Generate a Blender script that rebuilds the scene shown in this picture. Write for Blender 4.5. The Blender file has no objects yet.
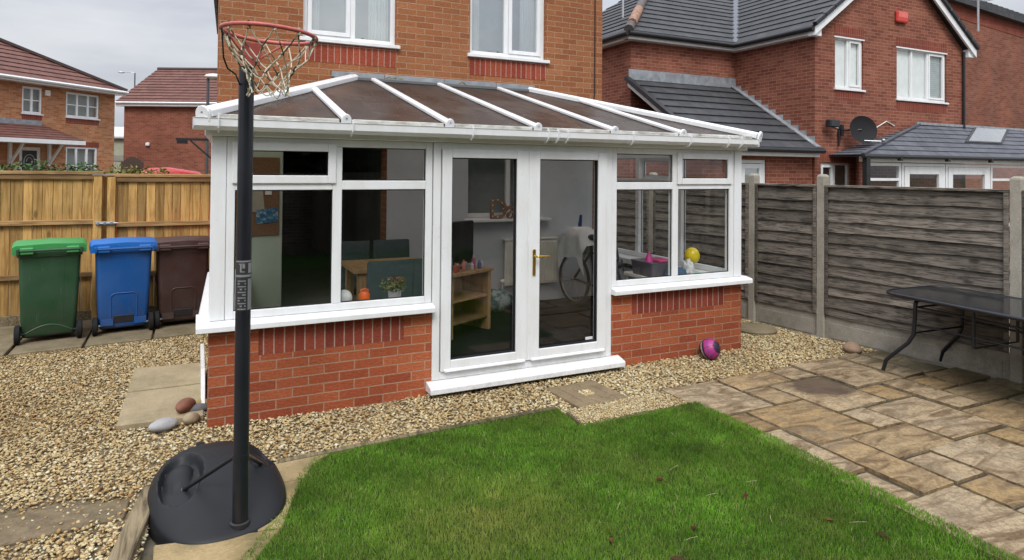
import bpy, bmesh, math, random
import numpy as np
from mathutils import Vector, Matrix, noise as mnoise
R = math.radians
random.seed(7); RNG = np.random.default_rng(11)
sc = bpy.context.scene
col = sc.collection

# ------------------------------------------------------------------ materials
def nd(nt, typ, ins=None, **attrs):
    n = nt.nodes.new(typ)
    for k, v in attrs.items(): setattr(n, k, v)
    for k, v in (ins or {}).items():
        s = n.inputs[k]
        if isinstance(v, bpy.types.NodeSocket): nt.links.new(v, s)
        else:
            if hasattr(s, 'default_value') and s.type == 'RGBA' and len(v) == 3: v = (*v, 1)
            s.default_value = v
    return n
def new_mat(name, rough=.6, spec=.5, metal=0, color=(.5, .5, .5)):
    m = bpy.data.materials.new(name); m.use_nodes = True
    nt = m.node_tree; b = nt.nodes['Principled BSDF']
    b.inputs['Base Color'].default_value = (*color, 1)
    b.inputs['Roughness'].default_value = rough
    b.inputs['Specular IOR Level'].default_value = spec
    b.inputs['Metallic'].default_value = metal
    return m, nt, b
def mix(nt, fac, a, b, blend='MIX'):
    n = nt.nodes.new('ShaderNodeMix'); n.data_type = 'RGBA'; n.blend_type = blend
    for i, v in ((0, fac), (6, a), (7, b)):
        s = n.inputs[i]
        if isinstance(v, bpy.types.NodeSocket): nt.links.new(v, s)
        else: s.default_value = (*v, 1) if (i > 0 and len(v) == 3) else v
    return n.outputs[2]
def ramp(nt, fac, stops, interp='LINEAR'):
    n = nt.nodes.new('ShaderNodeValToRGB'); nt.links.new(fac, n.inputs[0]); cr = n.color_ramp; cr.interpolation = interp
    while len(cr.elements) < len(stops): cr.elements.new(.5)
    for e, (p, c) in zip(cr.elements, stops):
        e.position = p; e.color = (*c, 1) if not isinstance(c, (int, float)) else (c, c, c, 1)
    return n.outputs[0]
def coord(nt, which='Object', scale=None):
    n = nd(nt, 'ShaderNodeTexCoord').outputs[which]
    if scale: n = nd(nt, 'ShaderNodeMapping', {0: n, 3: scale}).outputs[0]
    return n
def world_pos(nt, scale=None):
    n = nd(nt, 'ShaderNodeNewGeometry').outputs['Position']
    if scale: n = nd(nt, 'ShaderNodeMapping', {0: n, 3: scale}).outputs[0]
    return n
def tnoise(nt, vec, scale, detail=4, rough=.55, dist=0):
    return nd(nt, 'ShaderNodeTexNoise', {'Vector': vec, 'Scale': scale, 'Detail': detail, 'Roughness': rough, 'Distortion': dist}).outputs[0]
def bump(nt, b, h, strength=.3, dist=.01):
    n = nd(nt, 'ShaderNodeBump', {'Strength': strength, 'Distance': dist, 'Height': h}); nt.links.new(n.outputs[0], b.inputs['Normal'])
def island(nt): return nd(nt, 'ShaderNodeNewGeometry').outputs['Random Per Island']
def math_n(nt, op, a, b=0.0):
    n = nt.nodes.new('ShaderNodeMath'); n.operation = op
    for i, v in ((0, a), (1, b)):
        if isinstance(v, bpy.types.NodeSocket): nt.links.new(v, n.inputs[i])
        else: n.inputs[i].default_value = v
    return n.outputs[0]

def plain(name, color, rough=.5, spec=.5, metal=0, var=.12, nscale=6, bmp=0):
    m, nt, b = new_mat(name, rough, spec, metal, color)
    p = world_pos(nt)
    n = tnoise(nt, p, nscale, 5)
    f = ramp(nt, n, [(.3, 1 - var), (.7, 1 + var * .5)])
    nt.links.new(mix(nt, 1.0, color, f, 'MULTIPLY'), b.inputs['Base Color'])
    rr = nd(nt, 'ShaderNodeMapRange', {0: n, 3: max(rough - .08, .02), 4: min(rough + .1, 1)}); nt.links.new(rr.outputs[0], b.inputs['Roughness'])
    if bmp: bump(nt, b, tnoise(nt, p, nscale * 12, 3), bmp, .004)
    return m

def brick_mat(name, c1, c2, c3, mortar, bw=.235, rh=.075, ms=.0055, vertical=False, rough_face=.35, stain=.25, row_off=0):
    m, nt, b = new_mat(name, .9, .25)
    uv = coord(nt, 'UV')
    if vertical: uv = nd(nt, 'ShaderNodeMapping', {0: uv, 2: (0, 0, R(90))}).outputs[0]
    if row_off: uv = nd(nt, 'ShaderNodeMapping', {0: uv, 1: (0, row_off, 0)}).outputs[0]
    wob = tnoise(nt, world_pos(nt), 9, 2)
    uvw = nd(nt, 'ShaderNodeVectorMath', {0: uv, 1: nd(nt, 'ShaderNodeCombineXYZ', {0: math_n(nt, 'MULTIPLY', math_n(nt, 'SUBTRACT', wob, .5), .006), 1: math_n(nt, 'MULTIPLY', math_n(nt, 'SUBTRACT', wob, .5), .006)}).outputs[0]}).outputs[0]
    def bt(a, bb, mo, bias=0):
        return nd(nt, 'ShaderNodeTexBrick', {'Vector': uvw, 'Color1': a, 'Color2': bb, 'Mortar': mo, 'Scale': 1.0, 'Mortar Size': ms, 'Mortar Smooth': .15, 'Bias': bias, 'Brick Width': bw, 'Row Height': rh}, offset=.0 if vertical else .5)
    t = bt((0, 0, 0), (1, 1, 1), (.5, .5, .5))
    bc = ramp(nt, t.outputs[0], [(0, c1), (.5, c2), (1, c3)])
    p = world_pos(nt)
    fine = tnoise(nt, p, 60, 4, .7); rag = tnoise(nt, nd(nt, 'ShaderNodeMapping', {0: p, 3: (1, 1, 2.6)}).outputs[0], 28, 3, .6)
    big = tnoise(nt, p, .9, 3)
    bc = mix(nt, 1.0, bc, ramp(nt, fine, [(.25, .72), (.75, 1.22)]), 'MULTIPLY')
    bc = mix(nt, 1.0, bc, ramp(nt, rag, [(.3, .8), (.7, 1.12)]), 'MULTIPLY')
    cc = mix(nt, t.outputs['Fac'], bc, mix(nt, 1.0, mortar, ramp(nt, fine, [(.3, .75), (.7, 1.15)]), 'MULTIPLY'))
    cc = mix(nt, 1.0, cc, ramp(nt, big, [(.3, 1 - stain), (.65, 1.0)]), 'MULTIPLY')
    nt.links.new(cc, b.inputs['Base Color'])
    h = math_n(nt, 'ADD', math_n(nt, 'MULTIPLY', math_n(nt, 'SUBTRACT', 1.0, t.outputs['Fac']), 1.0), math_n(nt, 'MULTIPLY', rag, rough_face))
    bump(nt, b, h, .6, .008)
    return m

M = {}
M['brick_red'] = brick_mat('dwarf wall brick', (.31, .070, .030), (.385, .098, .040), (.44, .125, .052), (.40, .235, .155), rough_face=1.0, stain=.35)
M['brick_red_v'] = brick_mat('soldier brick', (.2, .042, .026), (.25, .05, .03), (.29, .065, .036), (.40, .28, .22), bw=.24, vertical=True, rough_face=.5)
M['brick_buff'] = brick_mat('house brick', (.265, .094, .040), (.32, .120, .050), (.36, .146, .064), (.38, .25, .15), rough_face=1.0, stain=.15, ms=.005)
M['brick_hdr'] = brick_mat('header brick', (.26, .05, .03), (.31, .065, .035), (.36, .085, .045), (.45, .27, .2), bw=.24, vertical=True, rough_face=.4)
M['brick_nb'] = brick_mat('neighbour brick', (.19, .056, .036), (.25, .082, .051), (.30, .11, .068), (.35, .20, .14), rough_face=.6, stain=.3)
M['brick_nb_v'] = brick_mat('neighbour header brick', (.19, .042, .026), (.225, .052, .032), (.25, .06, .036), (.30, .15, .11), bw=.24, vertical=True, rough_face=.4)
M['brick_far'] = brick_mat('far brick', (.38, .145, .06), (.50, .215, .10), (.56, .27, .14), (.46, .32, .21), rough_face=.5)
M['brick_far2'] = brick_mat('far red brick', (.19, .06, .036), (.25, .085, .052), (.29, .10, .06), (.27, .16, .12), rough_face=.5)

def tile_mat(name, c, c2, w=.33):
    m, nt, b = new_mat(name, .75, .4)
    uv = coord(nt, 'UV')
    t = nd(nt, 'ShaderNodeTexBrick', {'Vector': uv, 'Color1': c, 'Color2': c2, 'Mortar': tuple(x * .45 for x in c), 'Scale': 1.0, 'Mortar Size': .006, 'Mortar Smooth': .2, 'Brick Width': w, 'Row Height': .33}, offset=.5)
    n = tnoise(nt, world_pos(nt), 5, 5, .65)
    nt.links.new(mix(nt, 1.0, t.outputs[0], ramp(nt, n, [(.3, .75), (.7, 1.25)]), 'MULTIPLY'), b.inputs['Base Color'])
    bump(nt, b, tnoise(nt, world_pos(nt), 40, 3), .2, .01)
    return m
M['tile_grey'] = tile_mat('grey roof tile', (.036, .037, .040), (.052, .053, .057))
M['tile_brown'] = tile_mat('brown roof tile', (.11, .043, .032), (.145, .060, .045))
M['tile_slate'] = tile_mat('slate plastic tile', (.078, .082, .096), (.10, .105, .122), .5)

def upvc():
    m, nt, b = new_mat('white upvc', .28, .5)
    p = world_pos(nt)
    n = tnoise(nt, nd(nt, 'ShaderNodeMapping', {0: p, 3: (3, 3, .8)}).outputs[0], 2.5, 6, .6); n2 = tnoise(nt, p, 22, 4, .7)
    c = mix(nt, ramp(nt, n, [(.40, 0.0), (.72, .5)]), (.75, .76, .77), (.60, .60, .555))
    c = mix(nt, ramp(nt, n2, [(.60, 0.0), (.8, .35)]), c, (.48, .47, .41))
    sep = nd(nt, 'ShaderNodeSeparateXYZ', {0: p}); lowd = nd(nt, 'ShaderNodeMapRange', {0: sep.outputs[2], 1: .06, 2: .28, 3: .3, 4: 0.0}).outputs[0]
    c = mix(nt, math_n(nt, 'MULTIPLY', lowd, ramp(nt, n2, [(.45, .0), (.7, 1.0)])), c, (.33, .28, .20))
    nt.links.new(c, b.inputs['Base Color'])
    return m
M['upvc'] = upvc()
def upvc_dirty():
    m, nt, b = new_mat('grimy white upvc', .45, .4)
    p = world_pos(nt)
    n = tnoise(nt, nd(nt, 'ShaderNodeMapping', {0: p, 3: (2, 2, 5)}).outputs[0], 4, 6, .7)
    nt.links.new(ramp(nt, n, [(.32, (.70, .70, .68)), (.52, (.46, .45, .40)), (.72, (.16, .15, .12))]), b.inputs['Base Color'])
    return m
M['upvc_dirty'] = upvc_dirty()
M['cream'] = plain('cream paint', (.72, .70, .62), .5)
M['black_plastic'] = plain('black plastic', (.018, .018, .02), .45, .4, var=.3)
M['black_soft'] = plain('black moulded plastic', (.012, .0125, .0145), .5, .26, var=.25, nscale=5, bmp=.08)
M['rubber'] = plain('rubber', (.015, .015, .016), .8, .2)
M['pole_metal'] = plain('powder coated steel', (.010, .011, .016), .34, .5, var=.2)
M['gold'] = plain('brass', (.55, .36, .10), .25, .5, 1.0)
M['steel'] = plain('galvanised steel', (.45, .46, .47), .4, .5, .9)
M['lead'] = plain('lead sheet', (.29, .31, .33), .55, .4, .2, var=.35, nscale=7)
M['red_paint'] = plain('faded red paint', (.45, .10, .085), .45, var=.25, nscale=20)
M['concrete'] = None
def concrete(name, c, c2, moss=0.0, sc_=3.0, mossz=None):
    m, nt, b = new_mat(name, .92, .2)
    p = world_pos(nt)
    n = tnoise(nt, p, sc_, 6, .65); f = tnoise(nt, p, 70, 3, .7)
    c_ = ramp(nt, n, [(.3, c), (.7, c2)])
    c_ = mix(nt, 1.0, c_, ramp(nt, f, [(.3, .8), (.7, 1.15)]), 'MULTIPLY')
    if moss: c_ = mix(nt, ramp(nt, tnoise(nt, p, 2.2, 5, .7), [(.48, 0.0), (.68, moss)]), c_, (.055, .062, .022))
    nt.links.new(c_, b.inputs['Base Color']); bump(nt, b, f, .35, .006)
    return m
M['concrete'] = concrete('weathered concrete', (.22, .20, .165), (.36, .33, .28), .45)
M['post_conc'] = concrete('post concrete', (.27, .245, .20), (.38, .35, .295), .25)
M['flag'] = concrete('buff flagstone', (.27, .215, .13), (.37, .30, .19), .35, 4)
M['flag_dark'] = concrete('dull flagstone', (.15, .12, .075), (.24, .195, .125), .4, 4)
M['paver'] = concrete('block paver', (.17, .125, .075), (.25, .19, .115), .25, 5)
M['soil'] = concrete('grit', (.10, .075, .045), (.19, .145, .09), .3, 12)
M['path'] = concrete('yellow path stone', (.25, .18, .085), (.37, .275, .15), .6, 3)
M['grit'] = concrete('gritty concrete', (.16, .13, .09), (.30, .25, .18), .3, 9)

def wood(name, c, c2, grain=(30, 30, 1.6), rough=.8, knots=True, axis='z', green=0):
    m, nt, b = new_mat(name, rough, .25)
    p = world_pos(nt); r = island(nt)
    off = nd(nt, 'ShaderNodeVectorMath', {0: p, 1: nd(nt, 'ShaderNodeCombineXYZ', {0: math_n(nt, 'MULTIPLY', r, 17.0), 1: math_n(nt, 'MULTIPLY', r, 9.0), 2: math_n(nt, 'MULTIPLY', r, 31.0)}).outputs[0]}).outputs[0]
    g = tnoise(nt, nd(nt, 'ShaderNodeMapping', {0: off, 3: grain}).outputs[0], 1.0, 6, .65, 1.2)
    cc = ramp(nt, g, [(.36, c), (.56, c2)])
    cc = mix(nt, 1.0, cc, ramp(nt, r, [(0, .58), (.5, .95), (1, 1.25)]), 'MULTIPLY')
    blot = tnoise(nt, nd(nt, 'ShaderNodeMapping', {0: off, 3: tuple(min(x, 6) for x in grain)}).outputs[0], 1.4, 4, .6)
    cc = mix(nt, ramp(nt, blot, [(.5, 0.0), (.72, .55)]), cc, tuple(x * .5 for x in c))
    if green: cc = mix(nt, ramp(nt, tnoise(nt, p, 1.6, 4, .7), [(.45, 0.0), (.7, green)]), cc, (.075, .075, .03))
    if knots:
        v = nd(nt, 'ShaderNodeTexVoronoi', {'Vector': nd(nt, 'ShaderNodeMapping', {0: off, 3: tuple(5 if x > 5 else 2.0 for x in grain)}).outputs[0], 'Scale': 1.0}).outputs['Distance']
        cc = mix(nt, ramp(nt, v, [(.06, .75), (.13, 0.0)]), cc, tuple(x * .35 for x in c))
    nt.links.new(cc, b.inputs['Base Color']); bump(nt, b, g, .35, .006)
    return m
M['wood_new'] = wood('treated fence board', (.33, .175, .050), (.54, .33, .115), (22, 22, 1.5), green=.25)
M['wood_rail'] = wood('treated rail', (.22, .125, .05), (.38, .235, .105), (2, 22, 22), knots=False)
M['wood_old'] = wood('weathered lap board', (.036, .031, .026), (.20, .172, .142), (3.6, 3.6, 60), rough=.9)
M['wood_oak'] = wood('oak veneer', (.30, .17, .075), (.42, .26, .13), (20, 20, 2), rough=.45, knots=False)
M['wood_sleeper'] = wood('old timber sleeper', (.07, .052, .03), (.21, .165, .10), (28, 2, 20), rough=.95, green=.4)

def glass(name='window glass', tint=(.955, .965, .96), extra=.0):
    m = bpy.data.materials.new(name); m.use_nodes = True; nt = m.node_tree; nt.nodes.clear()
    o = nd(nt, 'ShaderNodeOutputMaterial')
    bf_ = nd(nt, 'ShaderNodeNewGeometry').outputs['Backfacing']   # thin pane: the same reflectance on both faces
    f = nd(nt, 'ShaderNodeFresnel', {'IOR': math_n(nt, 'SUBTRACT', 1.43, math_n(nt, 'MULTIPLY', bf_, 1.43 - 1 / 1.43))}).outputs[0]
    f = math_n(nt, 'ADD', f, extra)
    wav = tnoise(nt, world_pos(nt), 1.3, 1)
    bp = nd(nt, 'ShaderNodeBump', {'Strength': .04, 'Distance': .02, 'Height': wav}).outputs[0]
    s = nd(nt, 'ShaderNodeMixShader', {0: f, 1: nd(nt, 'ShaderNodeBsdfTransparent', {0: tint}).outputs[0], 2: nd(nt, 'ShaderNodeBsdfGlossy', {0: (1, 1, 1), 'Roughness': .0, 'Normal': bp}).outputs[0]})
    nt.links.new(s.outputs[0], o.inputs[0])
    return m
M['glass'] = glass()
M['glass_house'] = glass('upstairs glass', (.90, .93, .92), .28)
def bronze():
    m = bpy.data.materials.new('bronze polycarbonate'); m.use_nodes = True; nt = m.node_tree; b = nt.nodes['Principled BSDF']
    p = world_pos(nt)
    n = tnoise(nt, p, 3, 5, .65); st = tnoise(nt, nd(nt, 'ShaderNodeMapping', {0: p, 3: (14, 1.2, 1.2)}).outputs[0], 1, 4)
    c = mix(nt, ramp(nt, n, [(.4, 0.0), (.75, .5)]), (.095, .068, .056), (.18, .155, .135))
    c = mix(nt, 1.0, c, ramp(nt, st, [(.3, .8), (.7, 1.2)]), 'MULTIPLY')
    hz = tnoise(nt, nd(nt, 'ShaderNodeMapping', {0: p, 3: (1, 1, 1)}).outputs[0], 1.7, 6, .7)
    c = mix(nt, ramp(nt, hz, [(.48, 0.0), (.7, .55)]), c, (.24, .22, .19))
    rib = nd(nt, 'ShaderNodeTexWave', {'Vector': coord(nt, 'UV'), 'Scale': 16.0, 'Distortion': 0.0}, wave_type='BANDS', bands_direction='X').outputs['Fac']
    c = mix(nt, 1.0, c, ramp(nt, rib, [(0.0, .80), (.35, 1.05)]), 'MULTIPLY')
    nt.links.new(c, b.inputs['Base Color']); b.inputs['Roughness'].default_value = .3; b.inputs['Specular IOR Level'].default_value = .35
    o = nt.nodes['Material Output']
    s = nd(nt, 'ShaderNodeMixShader', {0: .40, 1: nd(nt, 'ShaderNodeBsdfTransparent', {0: (.74, .70, .67)}).outputs[0], 2: b.outputs[0]})
    nt.links.new(s.outputs[0], o.inputs[0])
    return m
M['bronze'] = bronze()
M['plaster'] = plain('grey plaster', (.50, .52, .545), .85, .2, var=.06)
M['plaster_green'] = plain('sage plaster', (.46, .52, .40), .85, .2, var=.06)
M['carpet'] = plain('charcoal carpet', (.011, .012, .014), .95, .1, var=.3, nscale=30)
M['dark_room'] = plain('dim room paint', (.34, .37, .34), .9, .1)
M['blind'] = plain('pale blind', (.80, .82, .81), .8, .2, var=.08)
M['pane_backing'] = plain('grey curtain', (.42, .47, .48), .9, .1, var=.15)  # teal grey of the mirrored sky is put into this curtains' colour
M['screen'] = plain('black screen', (.008, .008, .01), .15, .5, var=.05)
M['teal_fabric'] = plain('dark teal upholstery', (.055, .082, .082), .8, .2, var=.15, nscale=20)
M['cloth_white'] = plain('white cloth', (.62, .62, .62), .9, .1, var=.1)
def mk(c, r=.4, **k): return plain('coloured plastic', c, r, **k)
M['tabletop'] = plain('dark table glass', (.02, .022, .024), .12, .5, var=.2, nscale=3)

# ------------------------------------------------------------------ mesh helpers
def box(bm, x0, x1, y0, y1, z0, z1, F=None):
    F = F or (lambda s, d, z: Vector((s, d, z)))
    v = [bm.verts.new(F(*p)) for p in ((x0, y0, z0), (x1, y0, z0), (x1, y1, z0), (x0, y1, z0), (x0, y0, z1), (x1, y0, z1), (x1, y1, z1), (x0, y1, z1))]
    fs = [bm.faces.new([v[i] for i in f]) for f in ((0, 3, 2, 1), (4, 5, 6, 7), (0, 1, 5, 4), (1, 2, 6, 5), (2, 3, 7, 6), (3, 0, 4, 7))]
    return fs
def bx(*a, F=None):
    bm = bmesh.new(); box(bm, *a, F=F); return bm
def beam(bm, a, b, w, h, up=(0, 0, 1)):
    a, b = Vector(a), Vector(b); t = (b - a).normalized(); s = t.cross(Vector(up)).normalized(); u = s.cross(t)
    v = []
    for p in (a, b):
        for i, j in ((-1, -1), (1, -1), (1, 1), (-1, 1)): v.append(bm.verts.new(p + s * (i * w / 2) + u * (j * h / 2)))
    for f in ((3, 2, 1, 0), (4, 5, 6, 7), (0, 1, 5, 4), (1, 2, 6, 5), (2, 3, 7, 6), (3, 0, 4, 7)): bm.faces.new([v[i] for i in f])
def tube(bm, pts, r, seg=8, closed=False):
    pts = [Vector(p) for p in pts]; n = len(pts); rings = []
    t0 = (pts[1] - pts[0]).normalized(); ref = Vector((0, 0, 1)) if abs(t0.z) < .9 else Vector((1, 0, 0)); s = t0.cross(ref).normalized()
    for i, p in enumerate(pts):
        if closed: t = (pts[(i + 1) % n] - pts[i - 1]).normalized()
        else: t = (pts[min(i + 1, n - 1)] - pts[max(i - 1, 0)]).normalized()
        s = (s - t * s.dot(t)).normalized(); u = t.cross(s); rr = r[i] if isinstance(r, (list, tuple)) else r
        rings.append([bm.verts.new(p + (s * math.cos(2 * math.pi * k / seg) + u * math.sin(2 * math.pi * k / seg)) * rr) for k in range(seg)])
    for i in range(n if closed else n - 1):
        A, B = rings[i], rings[(i + 1) % n]
        for k in range(seg): bm.faces.new((A[k], A[(k + 1) % seg], B[(k + 1) % seg], B[k]))
    if not closed: bm.faces.new(rings[0][::-1]); bm.faces.new(rings[-1])
def lathe(bm, prof, Mx=None, seg=24, cap=True):
    Mx = Mx or Matrix(); rings = []
    for r, z in prof: rings.append([bm.verts.new(Mx @ Vector((r * math.cos(2 * math.pi * k / seg), r * math.sin(2 * math.pi * k / seg), z))) for k in range(seg)])
    for A, B in zip(rings, rings[1:]):
        for k in range(seg): bm.faces.new((A[k], A[(k + 1) % seg], B[(k + 1) % seg], B[k]))
    if cap: bm.faces.new(rings[0][::-1]); bm.faces.new(rings[-1])
def sphere(bm, c, r, scale=(1, 1, 1), u=16, v=10, rot=None):
    Mx = Matrix.Translation(c) @ (rot.to_4x4() if rot else Matrix()) @ Matrix.Diagonal((r * scale[0], r * scale[1], r * scale[2], 1))
    bmesh.ops.create_uvsphere(bm, u_segments=u, v_segments=v, radius=1, matrix=Mx)
def loft(bm, secs):
    rings = [[bm.verts.new(p) for p in s] for s in secs]; n = len(rings[0])
    for A, B in zip(rings, rings[1:]):
        for k in range(n): bm.faces.new((A[k], A[(k + 1) % n], B[(k + 1) % n], B[k]))
    bm.faces.new(rings[0][::-1]); bm.faces.new(rings[-1])
def rrect(w, d, r, z, n=4, cx=0, cy=0):
    o = []
    for qx, qy, a0 in ((1, 1, 0), (-1, 1, 90), (-1, -1, 180), (1, -1, 270)):
        for k in range(n + 1):
            a = R(a0 + 90 * k / n); o.append(Vector((cx + qx * (w / 2 - r) + r * math.cos(a), cy + qy * (d / 2 - r) + r * math.sin(a), z)))
    return o
def prism(bm, pts, vec):
    a = [bm.verts.new(Vector(p)) for p in pts]; b = [bm.verts.new(Vector(p) + Vector(vec)) for p in pts]; n = len(a)
    bm.faces.new(a); bm.faces.new(b[::-1])
    for k in range(n): bm.faces.new((a[k], b[k], b[(k + 1) % n], a[(k + 1) % n]))
def poly(bm, *pts): return bm.faces.new([bm.verts.new(Vector(p)) for p in pts])

def base_of(o):
    v = Vector((0, 0, 0))
    while o is not None: v += o.location; o = o.parent
    return v
def obj(name, bm, m, parent=None, bevel=0, smooth=None, seg=1, recalc=True):
    if recalc: bmesh.ops.recalc_face_normals(bm, faces=bm.faces[:])
    if bevel:
        es = [e for e in bm.edges if len(e.link_faces) == 2 and e.calc_face_angle(0) > R(35)]
        bmesh.ops.bevel(bm, geom=es, offset=bevel, segments=seg, profile=.5, affect='EDGES', clamp_overlap=True)
    uvl = bm.loops.layers.uv.new('UVMap')
    bm.normal_update()
    for f in bm.faces:
        n = f.normal
        u = Vector((0, 0, 1)).cross(n)
        u = u.normalized() if u.length > .05 else Vector((1, 0, 0))
        if u.x < -.01 or (abs(u.x) <= .01 and u.y < 0): u = -u
        w = n.cross(u)
        if w.z < 0 or (abs(w.z) < .01 and w.y < 0): w = -w
        for l in f.loops: l[uvl].uv = (l.vert.co.dot(u), l.vert.co.dot(w))
    off = base_of(parent)
    if parent is None: # origin at the base centre of the thing
        xs = [v.co.copy() for v in bm.verts]
        off = Vector(((min(c.x for c in xs) + max(c.x for c in xs)) / 2, (min(c.y for c in xs) + max(c.y for c in xs)) / 2, min(c.z for c in xs)))
    bmesh.ops.translate(bm, verts=bm.verts, vec=-off)
    me = bpy.data.meshes.new(name); bm.to_mesh(me); bm.free()
    o = bpy.data.objects.new(name, me); col.objects.link(o)
    for mm in (m if isinstance(m, (list, tuple)) else [m]): me.materials.append(mm)
    if smooth:
        for p in me.polygons: p.use_smooth = True
        me.set_sharp_from_angle(angle=R(smooth))
    if parent is None: o.location = off
    else: o.parent = parent
    return o
def thing(name, label, cat, loc=(0, 0, 0), group=None, rotz=0):
    o = bpy.data.objects.new(name, None); col.objects.link(o); o.location = loc; o.empty_display_size = .2
    o['label'] = label; o['category'] = cat
    if group: o['group'] = group
    return o
def tag(o, label, cat, group=None):
    o['label'] = label; o['category'] = cat
    if group: o['group'] = group
    return o
def struct(o, kind='structure'): o['kind'] = kind; return o
def copy_tree(o, parent=None):
    c = o.copy(); col.objects.link(c)
    if parent is not None: c.parent = parent
    for ch in list(o.children): copy_tree(ch, c)
    return c

def plane_map(O, ang, inward):
    """local wall frame: s along the wall, d into the wall, z up"""
    t = Vector((math.cos(ang), math.sin(ang), 0)); n = Vector((-math.sin(ang), math.cos(ang), 0)) * inward; O = Vector(O)
    return lambda s, d, z: O + t * s + n * d + Vector((0, 0, z))
def wall(bm, F, s0, s1, z0, z1, holes=(), th=.2):
    S = sorted({s0, s1, *[h[0] for h in holes], *[h[1] for h in holes]}); Z = sorted({z0, z1, *[h[2] for h in holes], *[h[3] for h in holes]})
    def q(*p): bm.faces.new([bm.verts.new(F(*x)) for x in p])
    for a, b in zip(S, S[1:]):
        for c, d in zip(Z, Z[1:]):
            if any(h[0] <= a and b <= h[1] and h[2] <= c and d <= h[3] for h in holes): continue
            q((a, 0, c), (b, 0, c), (b, 0, d), (a, 0, d)); q((a, th, c), (a, th, d), (b, th, d), (b, th, c))
    for a, b, c, d in list(holes) + [(s0, s1, z0, z1)]:
        for e, f in (((a, c), (b, c)), ((b, c), (b, d)), ((b, d), (a, d)), ((a, d), (a, c))):
            q((e[0], 0, e[1]), (f[0], 0, f[1]), (f[0], th, f[1]), (e[0], th, e[1]))
def bars(bm, F, s0, s1, z0, z1, w, d0, d1, ws=None):
    """four butt-jointed frame bars"""
    ws = ws or w
    box(bm, s0, s0 + ws, d0, d1, z0, z1, F); box(bm, s1 - ws, s1, d0, d1, z0, z1, F)
    box(bm, s0 + ws, s1 - ws, d0, d1, z0, z0 + w, F); box(bm, s0 + ws, s1 - ws, d0, d1, z1 - w, z1, F)

def house_window(parent, F, s0, s1, z0, z1, cols=(.5,), hbars=(), fw=.055, rec=.05, back='pane_backing', gl='glass_house', sill=True, sash=(), curtain_at=None, backd=.16):
    bm = bmesh.new(); bars(bm, F, s0, s1, z0, z1, fw, rec, rec + .06)
    xs = [s0 + fw] + [s0 + (s1 - s0) * c for c in cols] + [s1 - fw]
    for c in xs[1:-1]: box(bm, c - fw * .55, c + fw * .55, rec, rec + .06, z0 + fw, z1 - fw, F)
    for i in range(len(xs) - 1):
        a = xs[i] + (fw * .55 if i else 0); b = xs[i + 1] - (fw * .55 if i < len(xs) - 2 else 0)
        for h in hbars: box(bm, a, b, rec + .01, rec + .05, z0 + (z1 - z0) * h - .018, z0 + (z1 - z0) * h + .018, F)
        if i in sash: bars(bm, F, a + .002, b - .002, z0 + fw + .002, z1 - fw - .002, .05, rec - .014, rec + .04)
    f = obj('window', bm, M['upvc'], parent, .004)
    obj('glass', bx(s0 + fw, s1 - fw, rec + .028, rec + .034, z0 + fw, z1 - fw, F=F), M[gl], f)
    obj('blind' if back == 'blind' else 'pane_backing', bx(s0 + .01, s1 - .01, backd, backd + .01, z0 + .01, z1 - .01, F=F), M[back], f)  # flat sheet: its tone stands for curtains
    if sill: obj('sill', bx(s0 - .04, s1 + .04, -.045, rec + .02, z0 - .045, z0 - .002, F=F), M['upvc'], f, .004)
    return f
def roof(bm, A, B, C, D, gauge=.3, lift=.028, under=True):
    A, B, C, D = map(Vector, (A, B, C, D)); nrm = (B - A).cross(D - A)
    if nrm.length < 1e-6: nrm = (B - A).cross(C - A)
    nrm.normalize()
    if nrm.z < 0: nrm = -nrm
    e = (B - A).normalized(); up = D - A; L = (up - e * up.dot(e)).length; n = max(1, round(L / gauge))
    for i in range(n):
        t0, t1 = i / n, (i + 1) / n
        a, b = A.lerp(D, t0), B.lerp(C, t0); c, d = B.lerp(C, t1), A.lerp(D, t1)
        p, q = a + nrm * lift, b + nrm * lift
        if (c - d).length < .02: poly(bm, p, q, c + nrm * .003)
        else: poly(bm, p, q, c + nrm * .003, d + nrm * .003)
        poly(bm, a, b, q, p)
    if under:
        dn = nrm * -.03
        if (C - D).length < .02: poly(bm, A + dn, B + dn, C + dn)
        else: poly(bm, A + dn, B + dn, C + dn, D + dn)
# ------------------------------------------------------------------ camera, sky, light
cam = bpy.data.cameras.new('camera'); camo = bpy.data.objects.new('camera', cam); col.objects.link(camo); sc.camera = camo
cam.sensor_width = 36; cam.lens = 647.82 * 36 / 1024; cam.shift_y = -118.78 / 1024; cam.clip_start = .05; cam.clip_end = 2000
def cam_axes(yaw, pitch, roll):
    y, p, r = R(yaw), R(pitch), R(roll)
    f = Vector((math.sin(y) * math.cos(p), math.cos(y) * math.cos(p), -math.sin(p))); ri = Vector((math.cos(y), -math.sin(y), 0)); up = ri.cross(f)
    return ri * math.cos(r) + up * math.sin(r), -ri * math.sin(r) + up * math.cos(r), f
ri, up_, fw_ = cam_axes(25.926, -.789, .511)
camo.matrix_world = Matrix(((ri.x, up_.x, -fw_.x, -.093), (ri.y, up_.y, -fw_.y, -5.208), (ri.z, up_.z, -fw_.z, 1.901), (0, 0, 0, 1)))

SUN_EL, SUN_AZ = 50, 205      # azimuth clockwise from +Y
w = bpy.data.worlds.new('World'); sc.world = w; w.use_nodes = True; nt = w.node_tree
bg = nt.nodes['Background']
sky = nd(nt, 'ShaderNodeTexSky', sky_type='NISHITA', sun_disc=False, sun_elevation=R(SUN_EL), sun_rotation=R(SUN_AZ), air_density=1.0, dust_density=3.0, ozone_density=1.0)
hs = nd(nt, 'ShaderNodeHueSaturation', {'Saturation': .18, 'Value': 1.0, 'Color': sky.outputs[0]}).outputs[0]
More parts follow.
